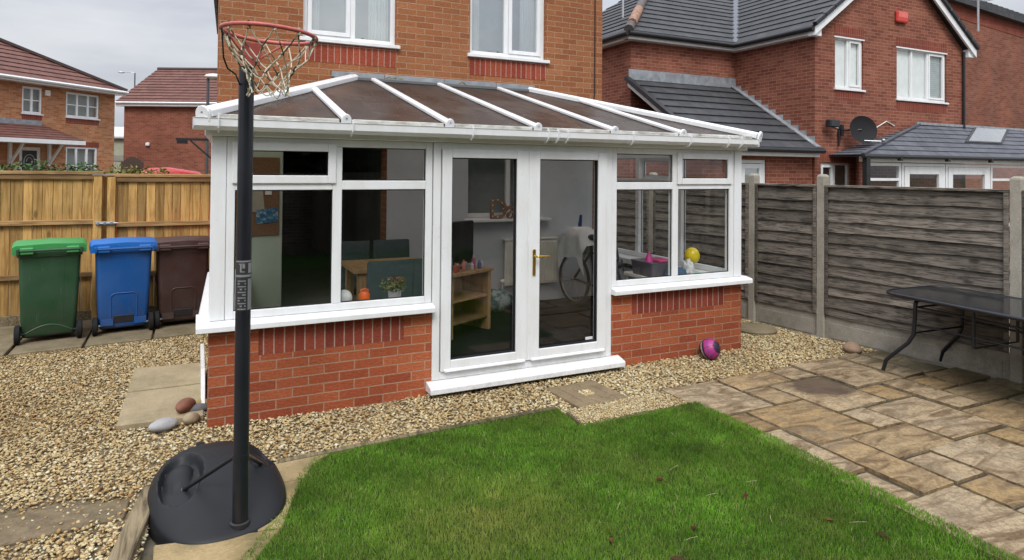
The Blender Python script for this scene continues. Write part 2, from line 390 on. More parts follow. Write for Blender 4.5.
# overcast: an even layer of cloud with soft breaks
tc = nd(nt, 'ShaderNodeTexCoord').outputs['Generated']
cl = tnoise(nt, nd(nt, 'ShaderNodeMapping', {0: tc, 3: (1.2, 1.2, 5)}).outputs[0], 1.6, 5, .55)
lay = ramp(nt, cl, [(.36, (4.8, 5.15, 6.05)), (.48, (6.0, 6.35, 7.1)), (.62, (7.6, 7.85, 8.3))])
elev = nd(nt, 'ShaderNodeSeparateXYZ', {0: tc}).outputs[2]
grad = ramp(nt, elev, [(0.0, .44), (.22, .54), (.6, 1.25), (1.0, 1.8)])   # an overcast sky is brightest overhead
nt.links.new(mix(nt, 1.0, mix(nt, .75, hs, lay), grad, 'MULTIPLY'), bg.inputs[0]); bg.inputs[1].default_value = .13
sun = bpy.data.lights.new('sun', 'SUN'); sun.energy = 1.1; sun.angle = R(20); sun.color = (1, .965, .92)
so = bpy.data.objects.new('sun', sun); col.objects.link(so)
sd = Vector((math.sin(R(SUN_AZ)) * math.cos(R(SUN_EL)), math.cos(R(SUN_AZ)) * math.cos(R(SUN_EL)), math.sin(R(SUN_EL))))
so.rotation_euler = sd.to_track_quat('Z', 'Y').to_euler()
vs = sc.view_settings; vs.view_transform = 'Standard'; vs.look = 'None'; vs.gamma = 1; vs.use_curve_mapping = False; vs.exposure = .72
sc.cycles.transparent_max_bounces = 24; sc.cycles.max_bounces = 10

# ------------------------------------------------------------------ ground
g = concrete('rough ground', (.10, .085, .06), (.17, .15, .11), .5, .8)
struct(obj('ground', bx(-300, 300, -300, 400, -.3, -.03), g))
struct(obj('road', bx(-120, 60, 11.4, 17.5, -.03, -.015), plain('asphalt', (.055, .055, .058), .9)))

# gravel: a base sheet and loose stones
def inpoly(x, y, P):
    n = len(P); r = np.zeros(len(x), bool); j = n - 1
    for i in range(n):
        xi, yi = P[i]; xj, yj = P[j]
        c = ((yi > y) != (yj > y)) & (x < (xj - xi) * (y - yi) / (yj - yi + 1e-12) + xi); r ^= c; j = i
    return r
GRAVEL = [[(-3.4, -2.3), (-.33, -1.75), (-.27, -1.0), (-.20, -.80), (.60, -.80), (2.5, -.72), (2.5, -.84), (3.5, -.80), (3.54, -.70), (5.0, -.68), (6.48, -.70), (6.43, 0), (6.25, 1.4), (5.19, 1.4), (5.19, 0.02), (0.0, 0.02), (.1, 4.25), (-3.4, 4.25)]]
EXCL = [[(-.585, .22), (-.01, .20), (-.02, 1.70), (-.585, 1.72)], [(-3.5, 2.76), (-.72, 2.87), (.02, 3.03), (.1, 4.3), (-3.5, 4.3)], [(2.64, -.33), (3.13, -.26), (3.15, -.79), (2.64, -.81)], [(-2.6, -1.30), (-.39, -1.14), (-.41, -.92), (-.80, -.76), (-2.6, -.9)]]
DOOR_SILL = [(1.66, -.02), (3.6, -.02), (3.6, .2), (1.66, .2)]
ICO = None
def stones(name, polys, excl, n, amin, amax, z0, m, layers=1.0):
    global ICO
    bm = bmesh.new(); bmesh.ops.create_icosphere(bm, subdivisions=1, radius=1); V = np.array([v.co[:] for v in bm.verts]); Fc = np.array([[v.index for v in f.verts] for f in bm.faces]); bm.free()
    allp = np.concatenate([np.array(p) for p in polys]); lo, hi = allp.min(0), allp.max(0)
    P = RNG.uniform(lo, hi, (n, 2)); k = np.zeros(n, bool)
    for p in polys: k |= inpoly(P[:, 0], P[:, 1], p)
    for p in excl: k &= ~(inpoly(P[:, 0], P[:, 1], p) & (RNG.random(n) < (.80 if p[0] == (-2.6, -1.30) else 1.0)))
    P = P[k]; n = len(P); nv = len(V)
    a = RNG.uniform(amin, amax, n) * RNG.choice([.7, 1, 1, 1.35], n); b_ = a * RNG.uniform(.55, .9, n); c_ = a * RNG.uniform(.28, .55, n)
    v = V[None] * (1 + RNG.uniform(-.28, .28, (n, nv, 1))) * np.stack([a, b_, c_], 1)[:, None, :]
    t = RNG.normal(0, .35, n); ct, st = np.cos(t)[:, None], np.sin(t)[:, None]
    x, z = v[..., 0] * ct - v[..., 2] * st, v[..., 0] * st + v[..., 2] * ct
    t = RNG.uniform(0, 2 * np.pi, n); ct, st = np.cos(t)[:, None], np.sin(t)[:, None]
    X = x * ct - v[..., 1] * st + P[:, :1]; Y = x * st + v[..., 1] * ct + P[:, 1:]
    und = np.array([mnoise.noise((float(p[0]) * 1.3, float(p[1]) * 1.3, 0)) for p in P]) * .012
    Z = z + (z0 + RNG.uniform(.0, .016, n) + und)[:, None]
    co = np.stack([X, Y, Z], -1).reshape(-1, 3); fa = (Fc[None] + (np.arange(n) * nv)[:, None, None]).reshape(-1)
    me = bpy.data.meshes.new(name); nf = len(fa) // 3
    me.vertices.add(len(co)); me.vertices.foreach_set('co', co.ravel()); me.loops.add(len(fa)); me.loops.foreach_set('vertex_index', fa.astype(np.int32))
    me.polygons.add(nf); me.polygons.foreach_set('loop_start', np.arange(0, nf * 3, 3, dtype=np.int32)); me.update(calc_edges=True)
    me.materials.append(m); o = bpy.data.objects.new(name, me); col.objects.link(o); return o
def gravel_mat():
    m, nt, b = new_mat('flint gravel', .75, .3)
    r = island(nt); p = world_pos(nt)
    c = ramp(nt, r, [(0, (.20, .11, .05)), (.14, (.40, .25, .115)), (.34, (.56, .41, .225)), (.55, (.64, .51, .32)), (.72, (.46, .34, .20)), (.84, (.66, .56, .40)), (.93, (.74, .68, .56)), (1, (.28, .22, .16))])
    c = mix(nt, 1.0, c, ramp(nt, tnoise(nt, p, 60, 3), [(.3, .8), (.7, 1.15)]), 'MULTIPLY')
    # dirtier and browner towards the bins and along the left, cleaner by the conservatory
    c = mix(nt, ramp(nt, tnoise(nt, p, .7, 3), [(.40, 0.0), (.62, .5)]), c, mix(nt, 1.0, c, (.62, .52, .38), 'MULTIPLY'))
    sep = nd(nt, 'ShaderNodeSeparateXYZ', {0: p})
    gx = nd(nt, 'ShaderNodeMapRange', {0: sep.outputs[0], 1: -1.6, 2: .2, 3: .62, 4: 0.0}).outputs[0]
    c = mix(nt, gx, c, mix(nt, 1.0, c, (.62, .54, .42), 'MULTIPLY'))
    c = mix(nt, 1.0, c, (.93, .98, .90), 'MULTIPLY')
    nt.links.new(c, b.inputs['Base Color']); return m
GM = gravel_mat()
bm = bmesh.new(); bm.faces.new([bm.verts.new((x, y, -.006)) for x, y in GRAVEL[0]]); struct(obj('gravel_bed', bm, M['soil']))
so_ = stones('gravel', GRAVEL, EXCL, 250000, .0072, .0145, -.002, GM); so_['kind'] = 'stuff'

# lawn
LAWN = [(.10, -1.86), (.30, -1.52), (.44, -1.25), (.50, -1.05), (.58, -.90), (.68, -.80), (1.55, -.73), (2.50, -.745), (2.47, -1.09), (2.56, -1.10), (3.56, -1.10), (3.59, -1.6), (3.585, -2.2), (3.55, -2.85), (3.51, -3.6), (3.45, -7.5), (-1.8, -7.5), (-.5, -2.6), (-.12, -2.12)]
bm = bmesh.new(); bm.faces.new([bm.verts.new((x, y, .012)) for x, y in LAWN]); struct(obj('lawn', bm, plain('lawn soil', (.035, .05, .014), .95, .1, var=.4, nscale=12)))
def grass_mat():
    m, nt, b = new_mat('mown grass', .6, .25)
    r = island(nt); p = world_pos(nt)
    c = ramp(nt, r, [(0, (.068, .17, .013)), (.45, (.125, .27, .025)), (.85, (.18, .33, .040)), (.95, (.24, .30, .07)), (1, (.36, .33, .14))])
    n = tnoise(nt, p, 1.5, 4, .6); n2 = tnoise(nt, p, 5.5, 3, .6)
    c = mix(nt, 1.0, c, ramp(nt, n, [(.3, .6), (.7, 1.3)]), 'MULTIPLY'); c = mix(nt, 1.0, c, ramp(nt, n2, [(.3, .72), (.7, 1.2)]), 'MULTIPLY')
    d = nd(nt, 'ShaderNodeVectorMath', {0: nd(nt, 'ShaderNodeMapping', {0: p, 3: (1, 1.2, 0)}).outputs[0], 1: (1.32, -1.98 * 1.2, 0)}, operation='DISTANCE').outputs['Value']
    dry = math_n(nt, 'MULTIPLY', ramp(nt, d, [(.10, .85), (.75, 0.0)]), ramp(nt, n2, [(.35, .25), (.6, 1.0)]))
    c = mix(nt, dry, c, (.30, .30, .075))
    d2 = ramp(nt, tnoise(nt, nd(nt, 'ShaderNodeMapping', {0: p, 1: (3, 1, 0)}).outputs[0], 1.6, 5, .7), [(.48, 0.0), (.66, .45)])
    c = mix(nt, d2, c, (.22, .27, .06))
    nt.links.new(c, b.inputs['Base Color'])
    tr = nd(nt, 'ShaderNodeBsdfTranslucent', {0: mix(nt, 1.0, c, (1.15, 1.25, .8), 'MULTIPLY')})
    ms_ = nd(nt, 'ShaderNodeMixShader', {0: .38, 1: b.outputs[0], 2: tr.outputs[0]}); nt.links.new(ms_.outputs[0], nt.nodes['Material Output'].inputs[0])
    return m
def blades(name, pts, hmin, hmax, wid, z0, m, lean=.45):
    n = len(pts); a = RNG.uniform(0, 2 * np.pi, n); h = RNG.uniform(hmin, hmax, n); wd = wid * RNG.uniform(.7, 1.3, n)
    dx, dy = np.cos(a), np.sin(a); la = RNG.uniform(0, 2 * np.pi, n); le = np.abs(RNG.normal(0, lean, n)) * h
    lx, ly = np.cos(la) * le, np.sin(la) * le
    co = np.zeros((n, 5, 3))
    for i, (s, t, hh) in enumerate(((-1, 0, 0), (1, 0, 0), (.75, .4, .6), (-.75, .4, .6), (0, 1, 1))):
        co[:, i, 0] = pts[:, 0] + dx * wd * s * .5 + lx * t; co[:, i, 1] = pts[:, 1] + dy * wd * s * .5 + ly * t; co[:, i, 2] = z0 + h * hh * np.sqrt(np.maximum(1 - (le / h * t) ** 2 * .3, .2))
    base = (np.arange(n) * 5)[:, None]
    q = (base + np.array([[0, 1, 2, 3]])); t3 = (base + np.array([[3, 2, 4]]))
    loops = np.concatenate([q, t3], 1).ravel(); ls = np.stack([np.arange(n) * 7, np.arange(n) * 7 + 4], 1).ravel()
    me = bpy.data.meshes.new(name); me.vertices.add(n * 5); me.vertices.foreach_set('co', co.ravel()); me.loops.add(len(loops)); me.loops.foreach_set('vertex_index', loops.astype(np.int32))
    me.polygons.add(len(ls)); me.polygons.foreach_set('loop_start', ls.astype(np.int32)); me.update(calc_edges=True); me.materials.append(m)
    o = bpy.data.objects.new(name, me); col.objects.link(o); return o
def scatter(P, n, ymin=-99, clump=0):
    A = np.array(P); pts = RNG.uniform(A.min(0), A.max(0), (n, 2)); pts = pts[(pts[:, 1] > ymin)]
    return pts[inpoly(pts[:, 0], pts[:, 1], P)]
pts = scatter(LAWN, 760000, -3.9)
o = blades('grass', pts, .015, .034, .0040, .010 + .021 * np.clip((pts[:, 0] - 3.36) / .12, 0, 1) * (pts[:, 1] < -1.12), grass_mat()); o['kind'] = 'stuff'

# path of yellow stone round the hoop base, with joints
bm = bmesh.new()
for P in ([(-.24, -.86), (.36, -.835), (.33, -1.10), (-.26, -1.10)], [(.375, -.835), (.72, -.82), (.60, -.92), (.52, -1.10), (.345, -1.10)], [(-.26, -1.115), (.50, -1.115), (.42, -1.35), (.33, -1.62), (-.20, -1.50)], [(-.26, -1.52), (.32, -1.63), (.1, -2.0), (-.08, -2.25), (-.24, -2.2)], [(-.26, -2.22), (-.1, -2.26), (-.45, -2.75), (-.30, -2.75)]):
    prism(bm, [(x, y, .024) for x, y in P], (0, 0, -.05))
struct(obj('paved_path', bm, M['path'], bevel=.006))
bm = bmesh.new()
for a, b in (((.40, -.818), (1.5, -.755)), ((1.51, -.755), (2.49, -.735))): beam(bm, (*a, .008), (*b, .008), .045, .05)
tag(obj('edging_board', bm, M['wood_sleeper'], bevel=.005), 'low brown timber edging between lawn and gravel', 'edging')
bm = bmesh.new(); prism(bm, [(2.52, -.83, .022), (3.5, -.78, .022), (3.52, -1.11, .022), (2.50, -1.12, .022)], (0, 0, -.05))
struct(obj('concrete_strip', bm, M['soil'], bevel=.006))
gs_ = stones('fine_grit', [[(2.53, -.84), (3.5, -.79), (3.51, -1.10), (2.51, -1.11)]], [], 6500, .0045, .008, .022, GM); gs_['kind'] = 'stuff'
bm = bmesh.new(); prism(bm, [(-2.7, -1.34, .012), (-.42, -1.13, .012), (-.41, -.93, .012), (-1.0, -.83, .012), (-2.7, -.95, .012)], (0, 0, -.05))
tag(obj('flat_board', bm, M['soil'], bevel=.006), 'flat dull brown board sunk in the gravel', 'board')
bm = bmesh.new()
beam(bm, (-.30, -.93, .03), (-.41, -1.75, .03), .10, .075); beam(bm, (-.413, -1.77, .028), (-.55, -2.7, .028), .125, .075)
tag(obj('timber_sleeper', bm, M['wood_sleeper'], bevel=.008), 'old split timber sleeper edging beside the hoop base', 'sleeper')

# patio of riven stone
SL = [(3.52, 4.12, -1.41, -.74), (4.15, 4.77, -1.035, -.735), (4.15, 4.43, -1.41, -1.065), (4.80, 5.11, -1.035, -.72), (4.46, 5.07, -1.735, -1.065), (5.14, 5.77, -1.40, -.70), (5.80, 6.09, -1.40, -.70), (6.12, 6.46, -1.40, -.72),
 (3.80, 4.43, -2.09, -1.44), (3.53, 3.78, -1.77, -1.44), (3.50, 3.75, -2.48, -1.80), (3.46, 3.72, -2.84, -2.505), (5.10, 5.40, -1.735, -1.43), (5.43, 5.73, -2.09, -1.43), (5.76, 6.02, -1.745, -1.43), (6.05, 6.54, -1.745, -1.43), (5.76, 6.37, -2.09, -1.775), (6.40, 6.58, -2.09, -1.775),
 (4.745, 5.36, -2.44, -1.765), (4.46, 4.715, -2.09, -1.765), (4.10, 4.71, -2.465, -2.12), (3.765, 4.075, -2.83, -2.12), (4.10, 4.38, -2.83, -2.495), (5.39, 6.02, -2.80, -2.12), (6.05, 6.6, -2.80, -2.12), (4.41, 5.04, -3.14, -2.47), (5.07, 5.36, -2.80, -2.47),
 (3.45, 4.03, -3.56, -2.86), (4.06, 4.38, -3.14, -2.86), (4.06, 5.04, -3.56, -3.17), (5.07, 5.70, -3.5, -2.83), (5.73, 6.62, -3.5, -2.83), (3.44, 4.3, -4.3, -3.59), (4.33, 5.04, -4.3, -3.59), (5.07, 6.0, -4.3, -3.53), (6.03, 6.66, -4.3, -3.53), (3.44, 4.0, -5.2, -4.33), (4.03, 5.0, -5.2, -4.33), (5.03, 5.8, -5.2, -4.33), (5.83, 6.7, -5.2, -4.33)]
def patio_mat():
    m, nt, b = new_mat('riven sandstone', .82, .28)
    p = world_pos(nt); r = island(nt)
    off = nd(nt, 'ShaderNodeVectorMath', {0: p, 1: nd(nt, 'ShaderNodeCombineXYZ', {0: math_n(nt, 'MULTIPLY', r, 31.0), 1: math_n(nt, 'MULTIPLY', r, 17.0), 2: 0.0}).outputs[0]}).outputs[0]
    base = ramp(nt, r, [(0, (.37, .285, .175)), (.2, (.41, .33, .22)), (.4, (.36, .26, .135)), (.55, (.42, .34, .235)), (.75, (.38, .285, .165)), (.9, (.42, .35, .25))], 'CONSTANT')
    st = tnoise(nt, nd(nt, 'ShaderNodeMapping', {0: off, 3: (1.2, 4.2, 1), 2: (0, 0, R(18))}).outputs[0], 1.6, 6, .65, 1.6)
    c = mix(nt, ramp(nt, st, [(.45, 0.0), (.54, .45), (.62, .92)]), base, (.135, .088, .048))
    cl = tnoise(nt, off, 2.6, 6, .7, .6)
    c = mix(nt, ramp(nt, cl, [(.5, 0.0), (.72, .55)]), c, (.22, .20, .175))
    spec = tnoise(nt, p, 48, 4, .75)
    c = mix(nt, 1.0, c, (.77, .71, .61), 'MULTIPLY')
    c = mix(nt, 1.0, c, ramp(nt, spec, [(.28, .42), (.48, 1.0), (.75, 1.28)]), 'MULTIPLY')
    mot = tnoise(nt, off, 11, 5, .7, .8); c = mix(nt, ramp(nt, mot, [(.48, 0.0), (.62, .65)]), c, (.155, .108, .062))
    # algae along the fence side and a dark rust stain in one slab
    sep = nd(nt, 'ShaderNodeSeparateXYZ', {0: p})
    al = math_n(nt, 'MULTIPLY', nd(nt, 'ShaderNodeMapRange', {0: sep.outputs[0], 1: 5.7, 2: 6.4, 3: 0.0, 4: 1.0}).outputs[0], ramp(nt, tnoise(nt, p, 3.5, 5, .7), [(.36, .15), (.6, .9)]))
    c = mix(nt, al, c, (.075, .072, .038))
    wv = tnoise(nt, p, 7, 4, .6)
    dv = nd(nt, 'ShaderNodeVectorMath', {0: nd(nt, 'ShaderNodeMapping', {0: p, 3: (1.25, 1.5, 0)}).outputs[0], 1: (4.85 * 1.25, -1.24 * 1.5, 0)}, operation='DISTANCE').outputs['Value']
    c = mix(nt, ramp(nt, math_n(nt, 'ADD', dv, math_n(nt, 'MULTIPLY', wv, .45)), [(.52, .85), (.66, 0.0)]), c, (.06, .038, .026))
    nt.links.new(c, b.inputs['Base Color'])
    h = math_n(nt, 'ADD', math_n(nt, 'MULTIPLY', st, 1.0), math_n(nt, 'MULTIPLY', spec, .35)); bump(nt, b, h, .7, .02)
    return m
bm = bmesh.new()
for x0, x1, y0, y1 in SL:
    x0 += .004; x1 -= .004; y0 += .004; y1 -= .004
    nx, ny = max(3, int((x1 - x0) / .05)), max(3, int((y1 - y0) / .05)); tz = random.uniform(-.003, .003); grid = []
    tx, ty = random.uniform(-.004, .004), random.uniform(-.004, .004); j = .007
    cx = [(random.uniform(-j, j), random.uniform(-j, j)) for _ in range(4)]
    for i in range(nx + 1):
        row = []
        for k in range(ny + 1):
            u, v = i / nx, k / ny
            ex = sum(c[0] * w_ for c, w_ in zip(cx, ((1 - u) * (1 - v), u * (1 - v), (1 - u) * v, u * v))); ey = sum(c[1] * w_ for c, w_ in zip(cx, ((1 - u) * (1 - v), u * (1 - v), (1 - u) * v, u * v)))
            X, Y = x0 + (x1 - x0) * u + ex, y0 + (y1 - y0) * v + ey
            edge = i in (0, nx) or k in (0, ny)
            if edge: X += mnoise.noise((X * 14, Y * 14, 3)) * .007; Y += mnoise.noise((X * 14, Y * 14, 9)) * .007
            Z = .034 + tz + tx * u + ty * v + mnoise.noise((X * 5, Y * 9, 1)) * .004 - (.006 if edge else 0)
            row.append(bm.verts.new((X, Y, Z)))
        grid.append(row)
    for i in range(nx):
        for k in range(ny): bm.faces.new((grid[i][k], grid[i + 1][k], grid[i + 1][k + 1], grid[i][k + 1]))
    rim = [grid[i][0] for i in range(nx + 1)] + [grid[nx][k] for k in range(1, ny + 1)] + [grid[i][ny] for i in range(nx - 1, -1, -1)] + [grid[0][k] for k in range(ny - 1, 0, -1)]
    low = [bm.verts.new((v.co.x, v.co.y, -.012)) for v in rim]
    for k in range(len(rim)): bm.faces.new((rim[k], low[k], low[(k + 1) % len(rim)], rim[(k + 1) % len(rim)]))
struct(obj('patio', bm, patio_mat(), smooth=40))
bm = bmesh.new(); prism(bm, [(3.62, -.84, .010), (6.5, -.76, .010), (6.66, -5.3, .010), (3.47, -5.3, .010)], (0, 0, -.035))
struct(obj('patio_bedding', bm, concrete('dark pointing', (.03, .026, .018), (.07, .06, .042), .6, 6)))

# loose flags
def flag(name, P, z, th, m, label, cat, group=None):
    bm = bmesh.new(); prism(bm, [(x, y, z) for x, y in P], (0, 0, -th)); return tag(obj(name, bm, m, bevel=.007), label, cat, group)
flag('paving_slab', [(-.59, .235), (-.02, .205), (-.025, .98), (-.585, .98)], .044, .05, M['flag'], 'buff paving slab in the gravel beside the pile of cobbles', 'paving slab', 'stepping slabs in the gravel')
flag('paving_slab', [(-.585, 1.02), (-.025, 1.02), (-.03, 1.66), (-.585, 1.71)], .044, .05, M['flag'], 'buff paving slab in the gravel further from the cobbles, towards the bins', 'paving slab', 'stepping slabs in the gravel')
strip = [(-2.4, 2.70, 'dull paving slab under fence in front of the green bin, leftmost of its row'), (-1.76, 2.755, 'dull paving slab that the green wheelie bin stands on'), (-1.13, 2.82, 'dull paving slab that the blue wheelie bin stands on'), (-.50, 2.90, 'dull paving slab that the brown wheelie bin stands on')]
for i, (x, y, lb) in enumerate(strip):
    flag('paving_slab', [(x + .012, y), (x + .615, y + .065), (min(x + .60, .08), 4.15), (x - .02, 4.12)], .036, .06, M['flag_dark'], lb, 'paving slab', 'row of slabs under the bins')

# square of block pavers with pebbles in its middle
t = thing('paved_drain_cover', 'square of brown block pavers round a pebble centre by the door step', 'paver square', (2.89, -.55, 0))
a0 = R(4)
def dp(u, v, z): return Vector((2.89 + u * math.cos(a0) - v * math.sin(a0), -.55 + u * math.sin(a0) + v * math.cos(a0), z))
S_ = .25; q_ = S_ * 2 / 3
bm = bmesh.new()
tw = S_ * 2 / 5
for k in range(4):  # pinwheel: two bands of blocks each side
    for (u0, u1, v0, v1) in ((-S_, -S_ + 2 * tw, -S_, -S_ + tw), (-S_ + 2 * tw, -S_ + 4 * tw, -S_, -S_ + tw), (-S_ + tw, -S_ + 3 * tw, -S_ + tw, -S_ + 2 * tw)):
        c, s = [(1, 0), (0, 1), (-1, 0), (0, -1)][k]
        bm2 = [(u0 + .003, v0 + .003), (u1 - .003, v0 + .003), (u1 - .003, v1 - .003), (u0 + .003, v1 - .003)]
        prism(bm, [dp(u * c - v * s, u * s + v * c, .03) for u, v in bm2], (0, 0, -.05))
obj('block_pavers', bm, M['paver'], t, bevel=.006)
ps = stones('pebble_infill', [[tuple(dp(u, v, 0)[:2]) for u, v in ((-.05, -.05), (.05, -.05), (.05, .05), (-.05, .05))]], [], 220, .009, .014, .012, GM); ps.parent = t; ps.location = -t.location
ps['kind'] = 'stuff'
# ------------------------------------------------------------------ conservatory
W_, D_ = 5.195, 2.6
con = thing('conservatory', 'white conservatory with bronze roof panels and low red brick walls', 'conservatory', (W_ / 2, D_ / 2, 0))
Ff = lambda s, d, z: Vector((s, d, z)); Fl = lambda s, d, z: Vector((d + .042 * s, s, z)); Fr = lambda s, d, z: Vector((W_ - d, s, z))
ZS = .71
def dwarf(F, s0, s1, ends):
    """brick wall with its soldier course a hair proud at the top"""
    bm = bmesh.new(); box(bm, s0, s1, 0, .2, -.03, ZS - .215, F); box(bm, s0, s0 + ends[0], 0, .2, ZS - .215, ZS, F)
    if ends[1]: box(bm, s1 - ends[1], s1, 0, .2, ZS - .215, ZS, F)
    p = obj('dwarf_wall', bm, M['brick_red'], con)
    obj('soldier_course', bx(s0 + ends[0] + .001, s1 - ends[1] - .001, .001, .2, ZS - .214, ZS, F=F), M['brick_red_v'], p)
dwarf(Ff, 0, 1.70, (.34, .24)); dwarf(Ff, 3.51, W_, (.24, .235)); dwarf(Fl, .201, D_ - .002, (.23, .0)); dwarf(Fr, .201, D_ - .002, (.23, .0))
obj('interior_lining', bx(.21, D_ - .02, .201, .215, .13, ZS, F=Fl), M['plaster'], con); obj('interior_lining', bx(.21, D_ - .02, .201, .215, .13, ZS, F=Fr), M['plaster'], con)
def csill(F, s0, s1, d0=-.085, d1=.30):
    bm = bmesh.new()
    sec = [(d1, ZS + .002), (d0 + .012, ZS + .002), (d0, ZS + .004), (d0, ZS + .042), (d0 + .008, ZS + .052), (.005, ZS + .068), (d1, ZS + .068)]
    a = [F(s0, d, z) for d, z in sec]; b = [F(s1, d, z) for d, z in sec]
    va = [bm.verts.new(p) for p in a]; vb = [bm.verts.new(p) for p in b]; n = len(va)
    bm.faces.new(va); bm.faces.new(vb[::-1])
    for k in range(n): bm.faces.new((va[k], vb[k], vb[(k + 1) % n], va[(k + 1) % n]))
    return obj('window_sill', bm, M['upvc'], con, .003)
csill(Ff, -.085, 1.705); csill(Ff, 3.505, 5.28); csill(Fl, .302, D_ - .005); csill(Fr, .302, D_ - .005)
Z0, Z1 = ZS + .07, 2.13
def pane(name, F, s0, s1, z0, z1, parent): return obj(name, bx(s0 - .008, s1 + .008, .026, .034, z0 - .008, z1 + .008, F=F), M['glass'], parent)
def win(F, s0, s1, mull, zt, opener, tw=.075):
    """fixed lower panes, a transom, top panes; opener = index of the top pane that is a sash"""
    bm = bmesh.new(); fw = .058; m2 = .036
    bars(bm, F, s0, s1, Z0, Z1, fw, .0, .07)
    xs = [s0 + fw - .03] + list(mull) + [s1 - fw + .03]
    for c in mull: box(bm, c - m2, c + m2, 0, .07, Z0 + fw, Z1 - fw, F)
    cells = []
    for i in range(len(xs) - 1):
        a = xs[i] + (m2 if i else .03); b = xs[i + 1] - (m2 if i < len(xs) - 2 else .03)
        box(bm, a, b, 0, .07, zt - m2, zt + m2, F); cells.append((a, b))
    f = obj('window', bm, M['upvc'], con, .005, seg=2)
    gs = bmesh.new()
    for i, (a, b) in enumerate(cells):
        pane('glass', F, a + .006, b - .006, Z0 + fw + .006, zt - m2 - .006, f)
        bars(gs, F, a + .001, b - .001, Z0 + fw + .001, zt - m2 - .001, .007, .018, .026)
        if i in opener:
            sb = bmesh.new(); bars(sb, F, a - .022, b + .022, zt + m2 - .022, Z1 - fw + .022, .062, -.018, .0); obj('opening_sash', sb, M['upvc'], f, .006, seg=2)
            pane('glass', F, a + .036, b - .036, zt + m2 + .036, Z1 - fw - .036, f)
            bars(gs, F, a + .041, b - .041, zt + m2 + .041, Z1 - fw - .041, .006, .005, .012)
        else:
            pane('glass', F, a + .006, b - .006, zt + m2 + .006, Z1 - fw - .006, f)
            bars(gs, F, a + .001, b - .001, zt + m2 + .001, Z1 - fw - .001, .007, .018, .026)
    obj('gasket', gs, M['rubber'], f)
    return f
win(Ff, .105, 1.695, [.908], 1.77, (0,)); win(Ff, 3.515, 5.085, [4.295], 1.757, (1,))
win(Fl, .10, D_ - .06, [.92, 1.75], 1.77, (1,)); win(Fr, .10, D_ - .06, [.92, 1.75], 1.77, (1,))
for x0 in (0, W_ - .103): obj('corner_post', bx(x0, x0 + .103, -.004, .098, Z0, Z1), M['upvc'], con, .006, seg=2)
for x0 in (.108, W_ - .08): obj('wall_post', bx(x0, x0 + .08, D_ - .058, D_ - .004, Z0, Z1), M['upvc'], con, .006, seg=2)
# french doors
DX0, DX1, DZ0 = 1.702, 3.508, .125
bm = bmesh.new(); box(bm, DX0, DX0 + .065, -.012, .075, DZ0, Z1); box(bm, DX1 - .065, DX1, -.012, .075, DZ0, Z1); box(bm, DX0 + .065, DX1 - .065, -.012, .075, DZ0, DZ0 + .065); box(bm, DX0 + .065, DX1 - .065, -.012, .075, Z1 - .06, Z1)
obj('door_frame', bm, M['upvc'], con, .005, seg=2)
bm = bmesh.new()
sec = [(.1, .045), (-.13, .045), (-.13, .088), (-.12, .098), (-.02, .123), (.1, .123)]
prism(bm, [(1.655, y, z) for y, z in sec], (1.94, 0, 0)); obj('door_sill', bm, M['upvc'], con, .004)
obj('door_footing', bx(1.70, 3.51, -.02, .2, -.03, .043), M['paver'], con, .004)
def leaf(x0, x1, gx0, gx1):
    z0, z1 = .195, 2.075; gz0, gz1 = .285, 2.002
    bm = bmesh.new(); y0, y1 = -.032, .05
    box(bm, x0, gx0, y0, y1, z0, z1); box(bm, gx1, x1, y0, y1, z0, z1); box(bm, gx0, gx1, y0, y1, z0, gz0); box(bm, gx0, gx1, y0, y1, gz1, z1)
    d = obj('door', bm, M['upvc'], con, .006, seg=2)
    pane('glass', Ff, gx0, gx1, gz0, gz1, d)
    gs = bmesh.new(); bars(gs, Ff, gx0, gx1, gz0, gz1, .008, -.016, .026); obj('gasket', gs, M['rubber'], d)
    bm = bmesh.new(); prism(bm, [(x0 + .03, y0 - .001, gz0 - .07), (x0 + .03, y0 - .022, gz0 - .08), (x0 + .03, y0 - .024, gz0 - .088), (x0 + .03, y0 - .001, gz0 - .088)], (x1 - x0 - .06, 0, 0)); obj('weather_bar', bm, M['upvc'], d)
    return d
dl = leaf(1.775, 2.588, 1.862, 2.478); dr = leaf(2.60, 3.437, 2.712, 3.34)
obj('meeting_bar', bx(2.5885, 2.5995, -.026, .04, .197, 2.073), M['upvc'], con)
bm = bmesh.new(); hx = 2.652
box(bm, hx - .016, hx + .016, -.044, -.033, .95, 1.19); obj('handle_plate', bm, M['gold'], dr, .005)
bm = bmesh.new(); tube(bm, [(hx, -.044, 1.13), (hx, -.085, 1.13), (hx + .02, -.092, 1.13), (hx + .12, -.088, 1.128), (hx + .135, -.086, 1.122)], [.010, .010, .011, .009, .006], 10); obj('handle', bm, M['gold'], dr, smooth=50)
obj('small_sticker', bx(3.24, 3.32, .022, .0255, .30, .325), M['upvc'], dr)
